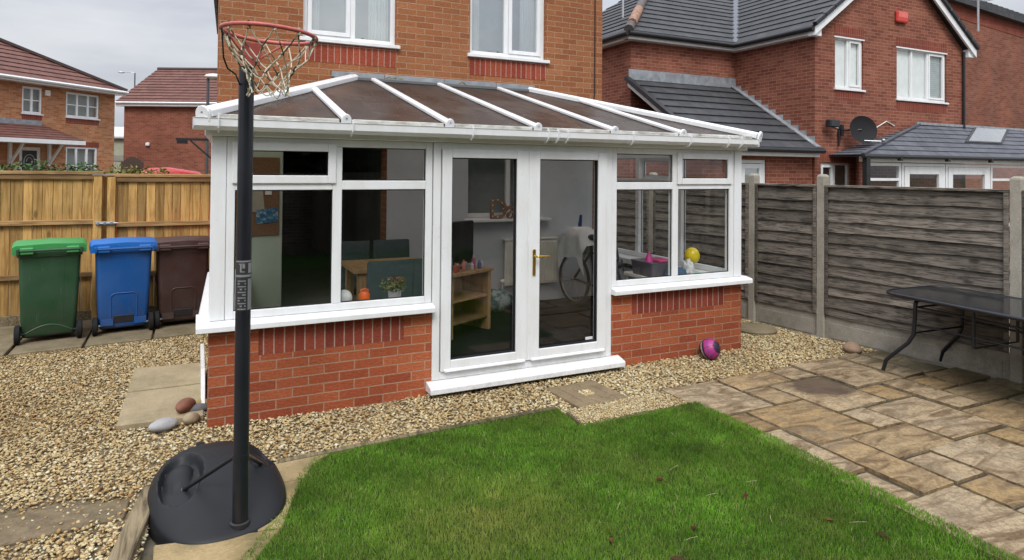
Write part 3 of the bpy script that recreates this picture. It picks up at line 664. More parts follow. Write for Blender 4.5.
# eaves beam, gutter
ZE = 2.27
bm = bmesh.new()
box(bm, -.045, W_ + .045, -.045, .055, Z1 + .002, 2.19); box(bm, .057, D_ - .004, -.045, .055, Z1 + .002, 2.19, Fl); box(bm, W_ - .055, W_ + .045, .055, D_ - .004, Z1 + .002, 2.19)
obj('eaves_beam', bm, M['upvc'], con, .005)
bm = bmesh.new(); box(bm, -.06, W_ + .04, -.095, .045, 2.192, 2.245); box(bm, .047, D_ - .004, -.06, .045, 2.192, 2.245, Fl); box(bm, W_ - .045, W_ + .04, .045, D_ - .004, 2.192, 2.245)
obj('eaves_trim', bm, M['upvc_dirty'], con, .004)
gsec = [(0, .0), (.0, -.055), (.03, -.078), (.065, -.078), (.095, -.05), (.098, 0.0), (.104, .006), (.094, .008), (.088, -.045), (.062, -.068), (.034, -.068), (.008, -.048), (.008, 0)]
def gutter(p0, p1, out):
    bm = bmesh.new(); a, b = Vector(p0), Vector(p1); o = Vector(out)
    prism(bm, [a + o * d + Vector((0, 0, z)) for d, z in gsec], b - a); return bm
for p0, p1, o_ in (((-.12, -.097, 2.245), (W_ + .045, -.097, 2.245), (0, -1, 0)), ):
    gt = obj('gutter', gutter(p0, p1, o_), M['upvc'], con)
    if o_[1]:
        for xx in (-.124, W_ + .046): obj('end_cap', bx(xx, xx + .004, -.2, -.098, 2.17, 2.25), M['upvc'], gt)
        for xx in (.04, .98, 1.98, 2.70, 2.80, 2.90, 3.62, 4.32, 4.82, 5.0):
            bm = bmesh.new(); pts = [Vector((xx, -.098 - d, 2.245 + z)) for d, z in ((-.002, .006), (-.002, -.058), (.029, -.083), (.067, -.083), (.1, -.052), (.106, .012), (.085, .016))]
            for a, b in zip(pts, pts[1:]): beam(bm, a, b, .026, .008, (1, 0, .01))
            obj('gutter_bracket', bm, M['upvc'], gt)
# roof
RA, RB, RC, RD = Vector((-.035, -.13, ZE)), Vector((W_ + .06, -.13, ZE)), Vector((3.93, 2.5, 2.955)), Vector((1.55, 2.5, 2.955))
RE, RF = Vector((.07, 2.585, ZE)), Vector((W_ + .06, 2.585, ZE))
feet = [.94, 1.79, 2.62, 3.44, 4.26]
def on_front(x):
    """point of the roof's front plane over x where a bar ends: at the ridge or on a hip"""
    if x < RD.x: t = (x - RA.x) / (RD.x - RA.x); return RA.lerp(RD, t)
    if x > RC.x: t = (x - RB.x) / (RC.x - RB.x); return RB.lerp(RC, t)
    return Vector((x, RD.y, RD.z))
def slab(pts, th=.016):
    bm = bmesh.new(); pts = [Vector(p) for p in pts]; n = (pts[1] - pts[0]).cross(pts[2] - pts[0]).normalized()
    if n.z < 0: n = -n
    prism(bm, pts, -n * th); return bm
tops = sorted(feet + [RD.x, RC.x])
edges = [RA.x] + feet + [RB.x]
def fp(x): return Vector((x, RA.y, RA.z))
for a, b in zip(edges, edges[1:]):
    P = [fp(a)]; P.append(fp(b))
    if b < RB.x - .01: P.append(on_front(b))
    mids = [q for q in (RC, RD) if a < q.x < b]
    P += [q.copy() for q in mids]
    if a > RA.x + .01: P.append(on_front(a))
    obj('roof_panel', slab(P), M['bronze'], con)
obj('roof_panel', slab([RA, RD, RE]), M['bronze'], con); obj('roof_panel', slab([RB, RF, RC]), M['bronze'], con)
def capbar(a, b, w=.068, h=.036, knuckle=True, z=.022):
    a, b = Vector(a), Vector(b); bm = bmesh.new(); t = (b - a).normalized(); s = t.cross(Vector((0, 0, 1))).normalized(); u = s.cross(t)
    sec = [(-w / 2, -h / 2), (w / 2, -h / 2), (w / 2, h * .2), (w * .3, h / 2), (-w * .3, h / 2), (-w / 2, h * .2)]
    prism(bm, [a + s * i + u * (j + z) for i, j in sec], b - a)
    r = obj('roof_bar', bm, M['upvc'], con, .004)
    if knuckle:
        bm = bmesh.new(); Mx = Matrix.Translation(a + u * (z - .012) - t * .004) @ Matrix((( s.x, u.x, -t.x, 0), (s.y, u.y, -t.y, 0), (s.z, u.z, -t.z, 0), (0, 0, 0, 1)))
        pts = [Vector((math.cos(R(k)) * min(w, .09) * .56, math.sin(R(k)) * min(w, .085) * .72, 0)) for k in range(0, 181, 20)] + [Vector((-min(w, .09) * .56, -.05, 0)), Vector((min(w, .09) * .56, -.05, 0))]
        prism(bm, [Mx @ p for p in pts], Mx.to_3x3() @ Vector((0, 0, .025))); e = obj('bar_end', bm, M['upvc'], r, .003)
        bm = bmesh.new(); lathe(bm, [(.007, .025), (.007, .028)], Mx @ Matrix.Translation((0, .016, 0)), 10); obj('screw_cap', bm, M['steel'], r)
    return r
for x in feet:
    q = on_front(x); f = fp(x); d = (q - f).normalized(); capbar(f - d * .0, q - d * (.03 if RD.x < x < RC.x else .05))
for a, b in ((RA, RD), (RB, RC)):
    d = (b - a).normalized(); capbar(a - d * .03, b + d * .02, .125, .066, True, .028)
for a, b in (((RA.x + .04, .85, ZE), RA.lerp(RD, .36)), ((RB.x, .85, ZE), RB.lerp(RC, .36)), ((RA.x + .07, 1.72, ZE), RA.lerp(RD, .68)), ((RB.x, 1.72, ZE), RB.lerp(RC, .68))):
    d = (Vector(b) - Vector(a)).normalized(); capbar(a, Vector(b) - d * .05)
# eaves glazing trims, grimy
bm = bmesh.new()
for a, b in zip(edges, edges[1:]): box(bm, a + .05, b - .05, -.142, -.105, 2.248, 2.285)
obj('glazing_trim', bm, M['upvc_dirty'], con, .004)
# ridge and flashing
obj('ridge_trim', bx(RD.x + .02, RC.x - .02, 2.46, 2.575, 2.945, 2.985), plain('dull grey trim', (.12, .125, .13), .5), con, .006)
fl = bmesh.new()
for i, (a, b) in enumerate(((1.32, 1.95), (1.955, 2.72), (2.725, 3.45), (3.455, 4.03))): box(fl, a, b, 2.582 - .003 * (i % 2), 2.597, 2.985, 3.055)
fo = obj('flashing', fl, M['lead'], con, .003)
ym = plain('yellow crayon', (.5, .42, .02), .8)
bm = bmesh.new()
for x, zz, l, tilt in ((1.98, 3.02, .05, .5), (2.03, 3.02, .06, -.7), (2.08, 3.025, .04, .2), (2.11, 3.015, .05, 1.2), (2.16, 3.02, .05, .3), (2.93, 3.02, .06, .6), (3.0, 3.018, .06, -.5)):
    beam(bm, (x - l / 2 * math.cos(tilt), 2.5765, zz - l / 2 * math.sin(tilt)), (x + l / 2 * math.cos(tilt), 2.5765, zz + l / 2 * math.sin(tilt)), .003, .012, (0, 1, 0))
obj('crayon_marks', bm, ym, fo)
bm = bmesh.new()
for p, q in (((.9, 2.6, 2.62), (1.5, 2.6, 2.99)), ((4.55, 2.6, 2.62), (3.98, 2.6, 2.99))):
    prism(bm, [(p[0], 2.585, p[2]), (q[0], 2.585, q[2]), (q[0], 2.585, q[2] + .07), (p[0], 2.585, p[2] + .09)], (0, .012, 0))
obj('flashing', bm, M['lead'], con)
obj('conservatory_floor', bx(.33, W_ - .21, .205, D_ - .005, .0, .13), M['carpet'], con)

# ------------------------------------------------------------------ our house
hs_ = thing('brick_house', 'buff brick house with white upstairs windows above the conservatory', 'house', (2.6, 6.6, 0))
HX0, HX1, HY = .10, 5.13, 2.6
Fh = lambda s, d, z: Vector((s, HY + d, z))
holes = [(.79, 2.0, .13, 2.25), (3.06, 4.12, 1.26, 2.36), (.99, 2.10, 3.42, 4.6), (3.08, 4.21, 3.41, 4.6)]
bm = bmesh.new(); wall(bm, Fh, HX0, HX1, 0, 5.3, holes, .28)
wall(bm, lambda s, d, z: Vector((HX0 + d + .042 * (s - HY), s, z)), HY + .28, 10.6, 0, 5.0, [], .28); wall(bm, lambda s, d, z: Vector((HX1 - d, s, z)), HY + .28, 10.6, 0, 5.0, [], .28); wall(bm, lambda s, d, z: Vector((s, 10.6 - d, z)), HX0 + .34, HX1, 0, 5.0, [], .28)
prism(bm, [(HX0, HY, 5.3), (HX1, HY, 5.3), (2.61, HY, 6.9)], (0, .28, 0))
hw = obj('wall', bm, M['brick_buff'], hs_)
bm = bmesh.new(); box(bm, HX0 + .28, HX1 - .28, HY + .28, 10.3, 2.5, 2.6, lambda s, d, z: Vector((max(s, HX0 + .28 + .042 * (d - HY)), d, z))); box(bm, HX0 + .28, HX1 - .28, HY + .28, 10.3, 4.9, 4.99, lambda s, d, z: Vector((max(s, HX0 + .28 + .042 * (d - HY)), d, z))); box(bm, HX0 + .28, HX1 - .28, HY + .28, 10.3, -.02, .12); box(bm, 2.3, 2.4, HY + .28, 10.3, .12, 2.5)
SK = lambda s, d, z: Vector((s + .042 * (d - HY), d, z))
box(bm, HX0 + .281, .30 + HX0, HY + .281, 10.3, .12, 2.5, SK)
obj('interior_floors', bm, M['dark_room'], hs_)
LIN = [(.79, 2.0, .13, 2.25), (3.06, 4.12, 1.26, 2.30)]
bm = bmesh.new(); wall(bm, lambda s, d, z: Vector((s, HY - .013 + d, z)), .33, W_ - .22, .131, 2.30, LIN, .012)
obj('plaster_lining', bm, M['plaster'], hs_)
bm = bmesh.new(); wall(bm, lambda s, d, z: Vector((s, HY - .018 + d, z)), .33, .785, .132, 2.26, [], .004); obj('green_plaster', bm, M['plaster_green'], hs_)
for (a, b, c, d_) in holes[2:]:
    F = Fh
    f = house_window(hs_, F, a, b, c + .005, d_, cols=(.53,) if a < 2 else (.49,), back='pane_backing', rec=.07, sash=(0,) if a < 2 else (1,), backd=.35)
    cu = bmesh.new()
    for x0, x1 in ((a + .05, a + .22), (b - .30, b - .05)):
        pts = []
        for k in range(25): pts.append((x0 + (x1 - x0) * k / 24, HY + .22 + .015 * math.sin(k * 1.7), 0))
        va = [cu.verts.new((p[0], p[1], c + .02)) for p in pts]; vb = [cu.verts.new((p[0], p[1], d_)) for p in pts]
        for k in range(24): cu.faces.new((va[k], va[k + 1], vb[k + 1], vb[k]))
    obj('net_curtain', cu, M['blind'], f, smooth=60)
    obj('soldier_course', bx(a - .0, b + .0, -.004, .05, c - .27, c - .044, F=Fh), M['brick_hdr'], hw)
f = house_window(hs_, Fh, 3.06, 4.12, 1.27, 2.35, cols=(.6,), rec=.10, backd=.6, sill=True, gl='glass')
bm = bmesh.new(); tube(bm, [(5.0, HY - .01, 5.3), (5.0, HY - .012, 3.0), (4.985, HY - .012, 2.90), (4.94, HY - .012, 2.875), (4.2, HY - .012, 2.87)], .009, 6); obj('cable', bm, M['black_plastic'], hs_)
bm = bmesh.new(); roof(bm, (-.03, 2.45, 5.0), (.32, 10.8, 5.0), (2.61, 10.8, 6.98), (2.61, 2.45, 6.98)); roof(bm, (5.48, 10.8, 4.98), (5.48, 2.45, 4.98), (2.61, 2.45, 6.98), (2.61, 10.8, 6.98)); obj('roof', bm, M['tile_brown'], hs_)
bm = bmesh.new()
box(bm, .01, HX0 - .002, 2.46, 10.75, 4.88, 4.93, SK); box(bm, -.01, .008, 2.46, 10.75, 4.80, 4.98, SK); obj('fascia', bm, M['black_plastic'], hs_)
bm = bmesh.new(); prism(bm, [(-.03, 2.44, 4.86), (-.08, 2.44, 4.90), (-.08, 2.44, 4.97), (-.012, 2.44, 4.97), (-.012, 2.44, 4.86)], (.35, 8.3, 0)); obj('gutter', bm, M['black_plastic'], hs_)
# black steel bracket on the house's side wall
bm = bmesh.new(); beam(bm, (.098, 3.68, 2.245), (-.33, 3.72, 2.245), .03, .03); beam(bm, (.098, 3.68, 1.98), (-.17, 3.705, 2.23), .02, .02); box(bm, .085, .099, 3.64, 3.72, 1.9, 2.3); box(bm, -.32, -.20, 3.70, 3.735, 2.19, 2.232)
tag(obj('wall_bracket', bm, M['black_plastic']), 'black steel arm bracket on the side wall above the brown bin', 'bracket')
# ------------------------------------------------------------------ wooden gates behind the bins
def gate(x0, x1, zt, zr, label):
    t = thing('wooden_gate', label, 'gate', ((x0 + x1) / 2, 4.22, 0), 'brown boarded gates behind the bins')
    bm = bmesh.new(); x = x0
    while x < x1 - .02:
        wd = min(random.choice((.095, .1, .1, .105, .12)), x1 - x)
        y = 4.22 + random.uniform(-.003, .003)
        box(bm, x + .002, x + wd - .002, y, y + .018, .0, zt); x += wd
    obj('board_panel', bm, M['wood_new'], t, .003)
    bm = bmesh.new(); box(bm, x0 - .01, x1 + .01, 4.172, 4.262, zt + .002, zt + .042); box(bm, x0, x1, 4.185, 4.214, zt - .06, zt - .002); obj('top_rail', bm, M['wood_rail'], t, .004)
    bm = bmesh.new()
    for z in zr: box(bm, x0, x1, 4.17, 4.214, z - .03, z + .03)
    obj('rail', bm, M['wood_rail'], t, .005)
    obj('gravel_board', bx(x0, x1, 4.19, 4.214, -.02, .14), M['wood_sleeper'], t, .004)
    return t
g1 = gate(-4.2, -1.135, 1.80, (1.225, .585), 'brown boarded gate behind the green bin, the wider of the two')
bm = bmesh.new(); box(bm, -1.225, -1.137, 4.16, 4.216, .02, 1.80); obj('stile', bm, M['wood_new'], g1, .005)
g2 = gate(-1.085, .085, 1.77, (1.18, .555), 'brown boarded gate between the blue bin and the house wall')
bm = bmesh.new(); box(bm, -1.083, -.995, 4.16, 4.216, .02, 1.77); obj('stile', bm, M['wood_new'], g2, .005)
obj('meeting_post', bx(-1.16, -1.06, 4.265, 4.34, 0, 1.78), M['wood_new'], g1)
bm = bmesh.new(); box(bm, -1.20, -.99, 4.146, 4.158, 1.185, 1.225); tube(bm, [(-1.19, 4.13, 1.205), (-.96, 4.13, 1.205)], .009, 8)
for x in (-1.17, -1.10, -1.03): box(bm, x - .012, x + .012, 4.118, 4.146, 1.188, 1.222)
obj('latch', bm, M['steel'], g1, .002)
bm = bmesh.new(); box(bm, -1.24, -1.02, 4.15, 4.16, 1.79, 1.805); obj('latch', bm, M['steel'], g1)

def bin_plastic(name, c, fade=.16):
    m, nt, b = new_mat(name, .5, .4); p = world_pos(nt)
    n = tnoise(nt, p, 3, 5, .65); sc_ = tnoise(nt, nd(nt, 'ShaderNodeMapping', {0: p, 3: (40, 40, 3), 2: (0, R(20), 0)}).outputs[0], 1, 4, .7)
    cc = mix(nt, ramp(nt, n, [(.35, 0.0), (.7, fade)]), c, tuple(.10 + x * .75 for x in c))
    cc = mix(nt, ramp(nt, sc_, [(.64, 0.0), (.76, .30)]), cc, tuple(.18 + x * .7 for x in c))
    sep = nd(nt, 'ShaderNodeSeparateXYZ', {0: p}); lo = nd(nt, 'ShaderNodeMapRange', {0: sep.outputs[2], 1: .1, 2: .55, 3: .6, 4: 0.0}).outputs[0]
    cc = mix(nt, math_n(nt, 'MULTIPLY', lo, ramp(nt, tnoise(nt, p, 11, 4, .7), [(.4, 0.0), (.65, .8)])), cc, (.075, .06, .045))
    nt.links.new(cc, b.inputs['Base Color']); nt.links.new(ramp(nt, n, [(.3, .42), (.7, .62)]), b.inputs['Roughness']); bump(nt, b, tnoise(nt, p, 120, 2), .06, .003)
    return m
# ------------------------------------------------------------------ wheelie bins: rear side (wheels) towards us
def wheelie_bin(label, loc, rz, cbody, clid, style, h=1.0):
    t = thing('wheelie_bin', label, 'wheelie bin', (0, 0, 0), 'wheelie bins by the fence')
    mb = bin_plastic('bin plastic', cbody); ml = bin_plastic('bin lid plastic', clid, .3)
    secs = []
    for z, wdt, y0, y1 in ((.07, .46, -.27, .19), (.10, .48, -.285, .21), (.5, .515, -.29, .25), (.86, .54, -.295, .285), (.90, .545, -.295, .29), (.905, .575, -.31, .305), (h - .035, .58, -.315, .31), (h - .03, .56, -.30, .30)):
        secs.append(rrect(wdt, y1 - y0, .045, z, 5, 0, (y0 + y1) / 2))
    bm = bmesh.new(); loft(bm, secs); b = obj('body', bm, mb, t, smooth=35)
    # lid: low curved cover over the rim, hinge lugs at the rear
    bm = bmesh.new(); sl = []
    for k in range(9):
        u = k / 8; y = -.30 + .66 * u; zc = h - .03 + .115 * math.sin(math.pi * min(1, .18 + u * .78)) ** .8 - .03 * u
        wdt = .65
        sl.append([Vector((-wdt / 2, y, h - .055)), Vector((-wdt / 2, y, zc - .02)), Vector((-wdt / 2 + .03, y, zc)), Vector((0, y, zc + .012)), Vector((wdt / 2 - .03, y, zc)), Vector((wdt / 2, y, zc - .02)), Vector((wdt / 2, y, h - .055))])
    loft(bm, sl); l = obj('lid', bm, ml, t, .006, smooth=35)
    for x in (-.2, .2): obj('hinge_lug', bx(x - .06, x + .06, -.365, -.30, h - .05, h + .018), ml, l, .008)
    bm = bmesh.new(); tube(bm, [(-.27, -.36, h - .012), (.27, -.36, h - .012)], .014, 10)
    for x in (-.275, .275): box(bm, x - .012, x + .012, -.38, -.28, h - .05, h + .01)
    obj('handle', bm, mb, t, .003)
    bm = bmesh.new()
    if style == 'plain':
        tube(bm, [(-.20 + .4 * k / 16, -.283, .105 + .075 * math.sin(math.pi * k / 16)) for k in range(17)], .008, 6)
        tube(bm, [(.12, -.287, .2), (.125, -.293, .86)], .004, 6)
    else:
        pts = [(-.125, -.288, .14), (-.128, -.291, .40)] + [(-.128 + .05 * (1 - math.cos(R(a))), -.292, .40 + .05 * math.sin(R(a))) for a in range(15, 91, 15)] + [(.128 - .05 * (1 - math.cos(R(a))), -.292, .40 + .05 * math.sin(R(a))) for a in range(90, 14, -15)] + [(.128, -.291, .40), (.125, -.288, .14)]
        tube(bm, pts, .007, 6)
        box(bm, -.22, -.10, -.305, -.27, .10, .17); box(bm, .10, .22, -.305, -.27, .10, .17)
    obj('moulding', bm, mb, b, smooth=40)
    if style != 'plain': obj('foot_recess', bx(-.098, .098, -.292, -.27, .12, .20), M['black_plastic'], b, .004)
    bm = bmesh.new(); tube(bm, [(-.30, -.27, .1), (.30, -.27, .1)], .012, 10); obj('axle', bm, M['steel'] if style != 'plain' else M['black_plastic'], t)
    obj('axle_housing', bx(-.22, .22, -.262, -.20, .055, .098), M['black_plastic'], t, .006)
    for s in (-1, 1):
        bm = bmesh.new(); Mx = Matrix.Translation((s * .27, -.27, .1)) @ Matrix.Rotation(R(90), 4, 'Y')
        lathe(bm, [(.03, -.022), (.085, -.026), (.1, -.018), (.1, .018), (.085, .026), (.03, .022)], Mx, 28); wv = obj('wheel', bm, M['rubber'], t, smooth=40)
        bm = bmesh.new(); lathe(bm, [(.012, -.03), (.055, -.028), (.055, .028), (.012, .03)], Mx, 18); obj('hub', bm, M['black_plastic'], wv, smooth=40)
    t.location = loc; t.rotation_euler.z = R(rz); return t
wheelie_bin('green wheelie bin with a bright green lid', (-1.53, 3.44, .036), 9, (.012, .055, .02), (.03, .24, .055), 'plain', .99)
wheelie_bin('blue wheelie bin between the green and brown bins', (-.85, 3.54, .036), 8, (.002, .07, .26), (.003, .12, .42), 'arch', .965)
wheelie_bin('dark brown wheelie bin nearest the conservatory', (-.245, 3.64, .036), 6, (.038, .015, .012), (.055, .024, .021), 'arch', .95)

# ------------------------------------------------------------------ grey lap fence on the right: concrete posts, gravel boards, lap panels
fx = lambda y: 6.405 - .105 * y
fence = thing('lap_fence', 'weathered grey lap fence between concrete posts behind the garden table', 'fence', (6.45, 0, 0))
PY = [6.2, 4.45, 2.68, .885, -.05, -1.93, -3.8, -5.7]
ang = math.atan(-.105)
def Ffen(s, d, z): # s along +y, d away from the garden
    return Vector((fx(s) + d, s, z))
for i, y in enumerate(PY):
    bm = bmesh.new(); secs = [[Ffen(y - .047, -.05, z), Ffen(y + .047, -.05, z), Ffen(y + .047, .05, z), Ffen(y - .047, .05, z)] for z in (-.1, 1.865)] + [[Ffen(y - .03, -.03, 1.885), Ffen(y + .03, -.03, 1.885), Ffen(y + .03, .03, 1.885), Ffen(y - .03, .03, 1.885)]]
    loft(bm, secs); obj('concrete_post', bm, M['post_conc'], fence, .008)
for y1, y0 in zip(PY, PY[1:]):
    a, b = y0 + .05, y1 - .05
    bm = bmesh.new(); box(bm, a, b, -.02, .02, -.05, .275, Ffen); box(bm, a + .06, b - .06, -.026, -.0205, .03, .20, Ffen); obj('gravel_board', bm, M['concrete'], fence, .008)
    bm = bmesh.new(); z = .285; nb = random.choice((11, 12)) if y1 - y0 > 1.2 else 11; step = (1.73 - z) / nb
    for k in range(nb + 1):
        zt = z + step * (k + 1) - .01; zb = z + step * k - random.uniform(.005, .035)
        if zt > 1.74: break
        n = max(8, int((b - a) / .07)); top, bot = [], []; seed = random.uniform(0, 99); 
        for q in range(n + 1):
            s = a + .012 + (b - a - .024) * q / n
            wv = mnoise.noise((s * 1.6, seed, 0)) * .022 + mnoise.noise((s * 6, seed, 4)) * .007
            zz = max(zb + wv, z - .01)
            cup = mnoise.noise((s * 2, seed, 7)) * .004
            bot.append((s, -.036 + cup - abs(random.gauss(0, .0012)), zz)); top.append((s, -.008 + cup * .5, zt + .03))
        for q in range(n):
            vs_ = [bm.verts.new(Ffen(*p)) for p in (bot[q], bot[q + 1], top[q + 1], top[q])]
            if q == 0: prev = None
            f = bm.faces.new(vs_)
            l1, l2 = bot[q], bot[q + 1]
            bm.faces.new([bm.verts.new(Ffen(*p)) for p in (l1, (l1[0], l1[1] + .022, l1[2]), (l2[0], l2[1] + .022, l2[2]), l2)])
    bmesh.ops.remove_doubles(bm, verts=bm.verts, dist=.0004)
    obj('lap_panel', bm, M['wood_old'], fence)
    bm = bmesh.new()
    for s in (a + .002, b - .042): box(bm, s, s + .04, -.052, -.037, .282, 1.735, Ffen)
    box(bm, a, b, -.054, .02, 1.738, 1.765, Ffen); obj('frame_batten', bm, M['wood_old'], fence, .004)
    if y1 - y0 > 1.2: pass
    bm = bmesh.new(); box(bm, a + .05, b - .05, .0, .02, .30, 1.73, Ffen); obj('back_batten', bm, M['wood_old'], fence)

# round concrete stepping stone, stones
bm = bmesh.new(); lathe(bm, [(.20, -.02), (.235, .0), (.24, .035), (.225, .055), (.0, .058)], Matrix.Translation((5.94, .50, 0)), 32, cap=False); tag(obj('stepping_stone', bm, M['flag_dark'], smooth=40), 'round mossy stone disc on gravel at the foot of the lap fence', 'stepping stone')
def cobble(loc, sc3, rz, c, label):
    bm = bmesh.new(); bmesh.ops.create_icosphere(bm, subdivisions=3, radius=1)
    for v in bm.verts: v.co *= 1 + mnoise.noise(v.co * .9 + Vector(loc)) * .14
    bmesh.ops.transform(bm, matrix=Matrix.Translation(loc) @ Matrix.Rotation(R(rz), 4, 'Z') @ Matrix.Diagonal((*sc3, 1)), verts=bm.verts)
    tag(obj('cobble', bm, plain('cobble stone', c, .75, .3, var=.2, nscale=25, bmp=.1), smooth=60), label, 'cobble', 'cobbles by the conservatory corner' if loc[0] < 2 else None)
cobble((-.285, .10, .045), (.098, .062, .045), 28, (.33, .33, .33), 'pale grey cobble at the near end of the pile')
cobble((-.145, .345, .085), (.10, .055, .05), 62, (.20, .085, .055), 'reddish brown cobble on the paving slab')
cobble((-.105, .155, .045), (.065, .05, .042), 50, (.30, .235, .15), 'tan cobble between the pale grey cobble and the brick wall')
cobble((-.05, .43, .06), (.07, .05, .035), 10, (.33, .27, .13), 'yellowish cobble on top of a dark grey one by the wall')
cobble((-.055, .35, .045), (.075, .05, .035), 20, (.12, .12, .125), 'dark grey cobble under the yellowish one')
cobble((6.17, -.60, .05), (.13, .085, .055), 60, (.30, .20, .13), 'broken brown stone on gravel at the foot of the fence')
bm = bmesh.new(); prism(bm, [(-.010, .30, .0), (-.012, 1.35, .0), (-.012, 1.45, .27), (-.010, .62, .27)], (-.03, 0, 0)); tag(obj('plastic_trim', bm, M['upvc'], bevel=.003), 'white plastic trim offcut leaning on the side of the brick wall', 'trim')

# football
t = thing('football', 'pink and purple striped football against the red brick wall', 'ball', (0, 0, 0))
m, nt, b = new_mat('football skin', .4, .4); p = coord(nt, 'Object'); sp = nd(nt, 'ShaderNodeSeparateXYZ', {0: p})
zz = math_n(nt, 'MULTIPLY', math_n(nt, 'ADD', sp.outputs[2], math_n(nt, 'MULTIPLY', tnoise(nt, p, 9, 2), .03)), 4.54)
zz = math_n(nt, 'ADD', zz, .45)
c_ = ramp(nt, zz, [(0, (.12, .02, .09)), (.14, (.02, .015, .03)), (.30, (.02, .015, .03)), (.34, (.40, .36, .30)), (.42, (.03, .02, .05)), (.52, (.34, .035, .17)), (.66, (.18, .05, .22)), (.72, (.34, .035, .18)), (.86, (.35, .03, .18)), (.90, (.03, .02, .04))], 'CONSTANT')
nt.links.new(c_, b.inputs['Base Color'])
bm = bmesh.new(); sphere(bm, (0, 0, 0), .105, u=32, v=20); bo = obj('panels', bm, m, t, smooth=60); bo.rotation_euler = (R(62), R(34), 0)
bm = bmesh.new()
for a in range(0, 360, 60): tube(bm, [(.1055 * math.sin(R(q)) * math.cos(R(a + q * .3)), .1055 * math.sin(R(q)) * math.sin(R(a + q * .3)), .1055 * math.cos(R(q))) for q in range(10, 171, 8)], .0013, 4)
so2 = obj('seam', bm, M['rubber'], t); so2.rotation_euler = bo.rotation_euler
t.location = (4.61, -.16, .105)

# ------------------------------------------------------------------ basketball stand
hp = thing('basketball_stand', 'black basketball stand with a red rim and net, its base on the yellow path', 'basketball hoop', (.04, -1.1, 0))
# moulded base as a height field in polar steps
CX, CY, BA, BB, BR = .035, -1.115, .355, .52, R(7)
def base_h(x, y, r):
    h = .205 - .135 * max(0, min(1, (CY - y + .06) / .5)) ** 1.15
    h *= (1 - r ** 4.2) ** .55 if r < 1 else 0
    for (wx, wy, a, b_, dep) in ((-.185, -.01, .105, .215, .058), (.235, .10, .075, .16, .045)):
        d = math.sqrt(((x - CX - wx) / a) ** 2 + ((y - CY - wy) / b_) ** 2)
        s = max(0, min(1, (1.12 - d) / .24)); s = s * s * (3 - 2 * s); h -= dep * s
    d = ((x - CX + .20) / .075) ** 2 + ((y - CY - .05) / .12) ** 2
    h += .035 * max(0, 1 - d) ** .5 if d < 1 else 0
    return max(h, .012)
bm = bmesh.new(); rings = []; NA, NR = 112, 46
for i in range(NR + 1):
    r = (i / NR) ** .8; ring = []
    for k in range(NA):
        a = 2 * math.pi * k / NA; ca, sa = math.cos(a), math.sin(a); e = 2 / 2.35
        px, py = BA * abs(ca) ** e * (1 if ca >= 0 else -1) * r, BB * abs(sa) ** e * (1 if sa >= 0 else -1) * r
        px *= 1 + .10 * (py / BB) * -1 * .3
        X, Y = CX + px * math.cos(BR) - py * math.sin(BR), CY + px * math.sin(BR) + py * math.cos(BR)
        ring.append(bm.verts.new((X, Y, .012 + base_h(X, Y, r) if r < 1 else .004)))
        if i == 0: break
    rings.append(ring)
for k in range(NA): bm.faces.new((rings[0][0], rings[1][k], rings[1][(k + 1) % NA]))
for i in range(1, NR):
    A, B = rings[i], rings[i + 1]
    for k in range(NA): bm.faces.new((A[k], B[k], B[(k + 1) % NA], A[(k + 1) % NA]))
low = [bm.verts.new((v.co.x, v.co.y, -.02)) for v in rings[-1]]
for k in range(NA): bm.faces.new((rings[-1][k], low[k], low[(k + 1) % NA], rings[-1][(k + 1) % NA]))
ba = obj('base', bm, M['black_soft'], hp, smooth=38)
bm = bmesh.new(); lathe(bm, [(.022, 0), (.026, .012), (.0, .016)], Matrix.Translation((-.05, -.70, .165)), 14, cap=False); obj('filler_cap', bm, M['rubber'], ba, smooth=40)
PX, PYp = .134, -1.545
bm = bmesh.new(); lathe(bm, [(.038, .03), (.038, 2.43)], Matrix.Translation((PX, PYp, 0)) , 24); po = obj('pole', bm, M['pole_metal'], hp, smooth=40)
bm = bmesh.new(); lathe(bm, [(.052, .045), (.050, .065), (.040, .07)], Matrix.Translation((PX, PYp, 0)), 24, cap=False); obj('pole_collar', bm, M['black_plastic'], po, smooth=40); 
lab, nt, b = new_mat('pole sticker', .5, .4)
bm = bmesh.new(); lathe(bm, [(.0390, 1.16), (.0390, 1.42)], Matrix.Translation((PX, PYp, 0)), 24, cap=False); lb = obj('pole_label', bm, plain('label black', (.03, .03, .032), .4), po, smooth=40)
bm = bmesh.new()
def patch(a0, a1, z0, z1, rr=.0398):
    z0 += .175; z1 += .175; n = max(2, int((a1 - a0) / 10)); va = []
    for k in range(n + 1):
        a = R(a0 + (a1 - a0) * k / n); va.append((bm.verts.new((PX + rr * math.sin(a), PYp - rr * math.cos(a), z0)), bm.verts.new((PX + rr * math.sin(a), PYp - rr * math.cos(a), z1))))
    for k in range(n): bm.faces.new((va[k][0], va[k + 1][0], va[k + 1][1], va[k][1]))
AZ = 2  # direction of the label's face, degrees to the right of -y
patch(-70, 70, 1.237, 1.245); patch(-70, 70, 1.16, 1.172); patch(28, 68, .99, 1.15); patch(30, 68, 1.18, 1.232)
for k in range(11):
    z = .992 + k * .0145
    if k % 2 == 0: patch(-48, 14, z, z + .006)
    else: patch(-48 + (k % 3) * 18, -30 + (k % 3) * 18, z, z + .008); patch(4, 14, z, z + .008)
patch(-30, 5, 1.185, 1.19); patch(-30, -18, 1.19, 1.225); patch(-12, 5, 1.205, 1.225); patch(-40, 5, 1.226, 1.23)
obj('label_marks', bm, plain('label silver', (.20, .205, .21), .4), lb)
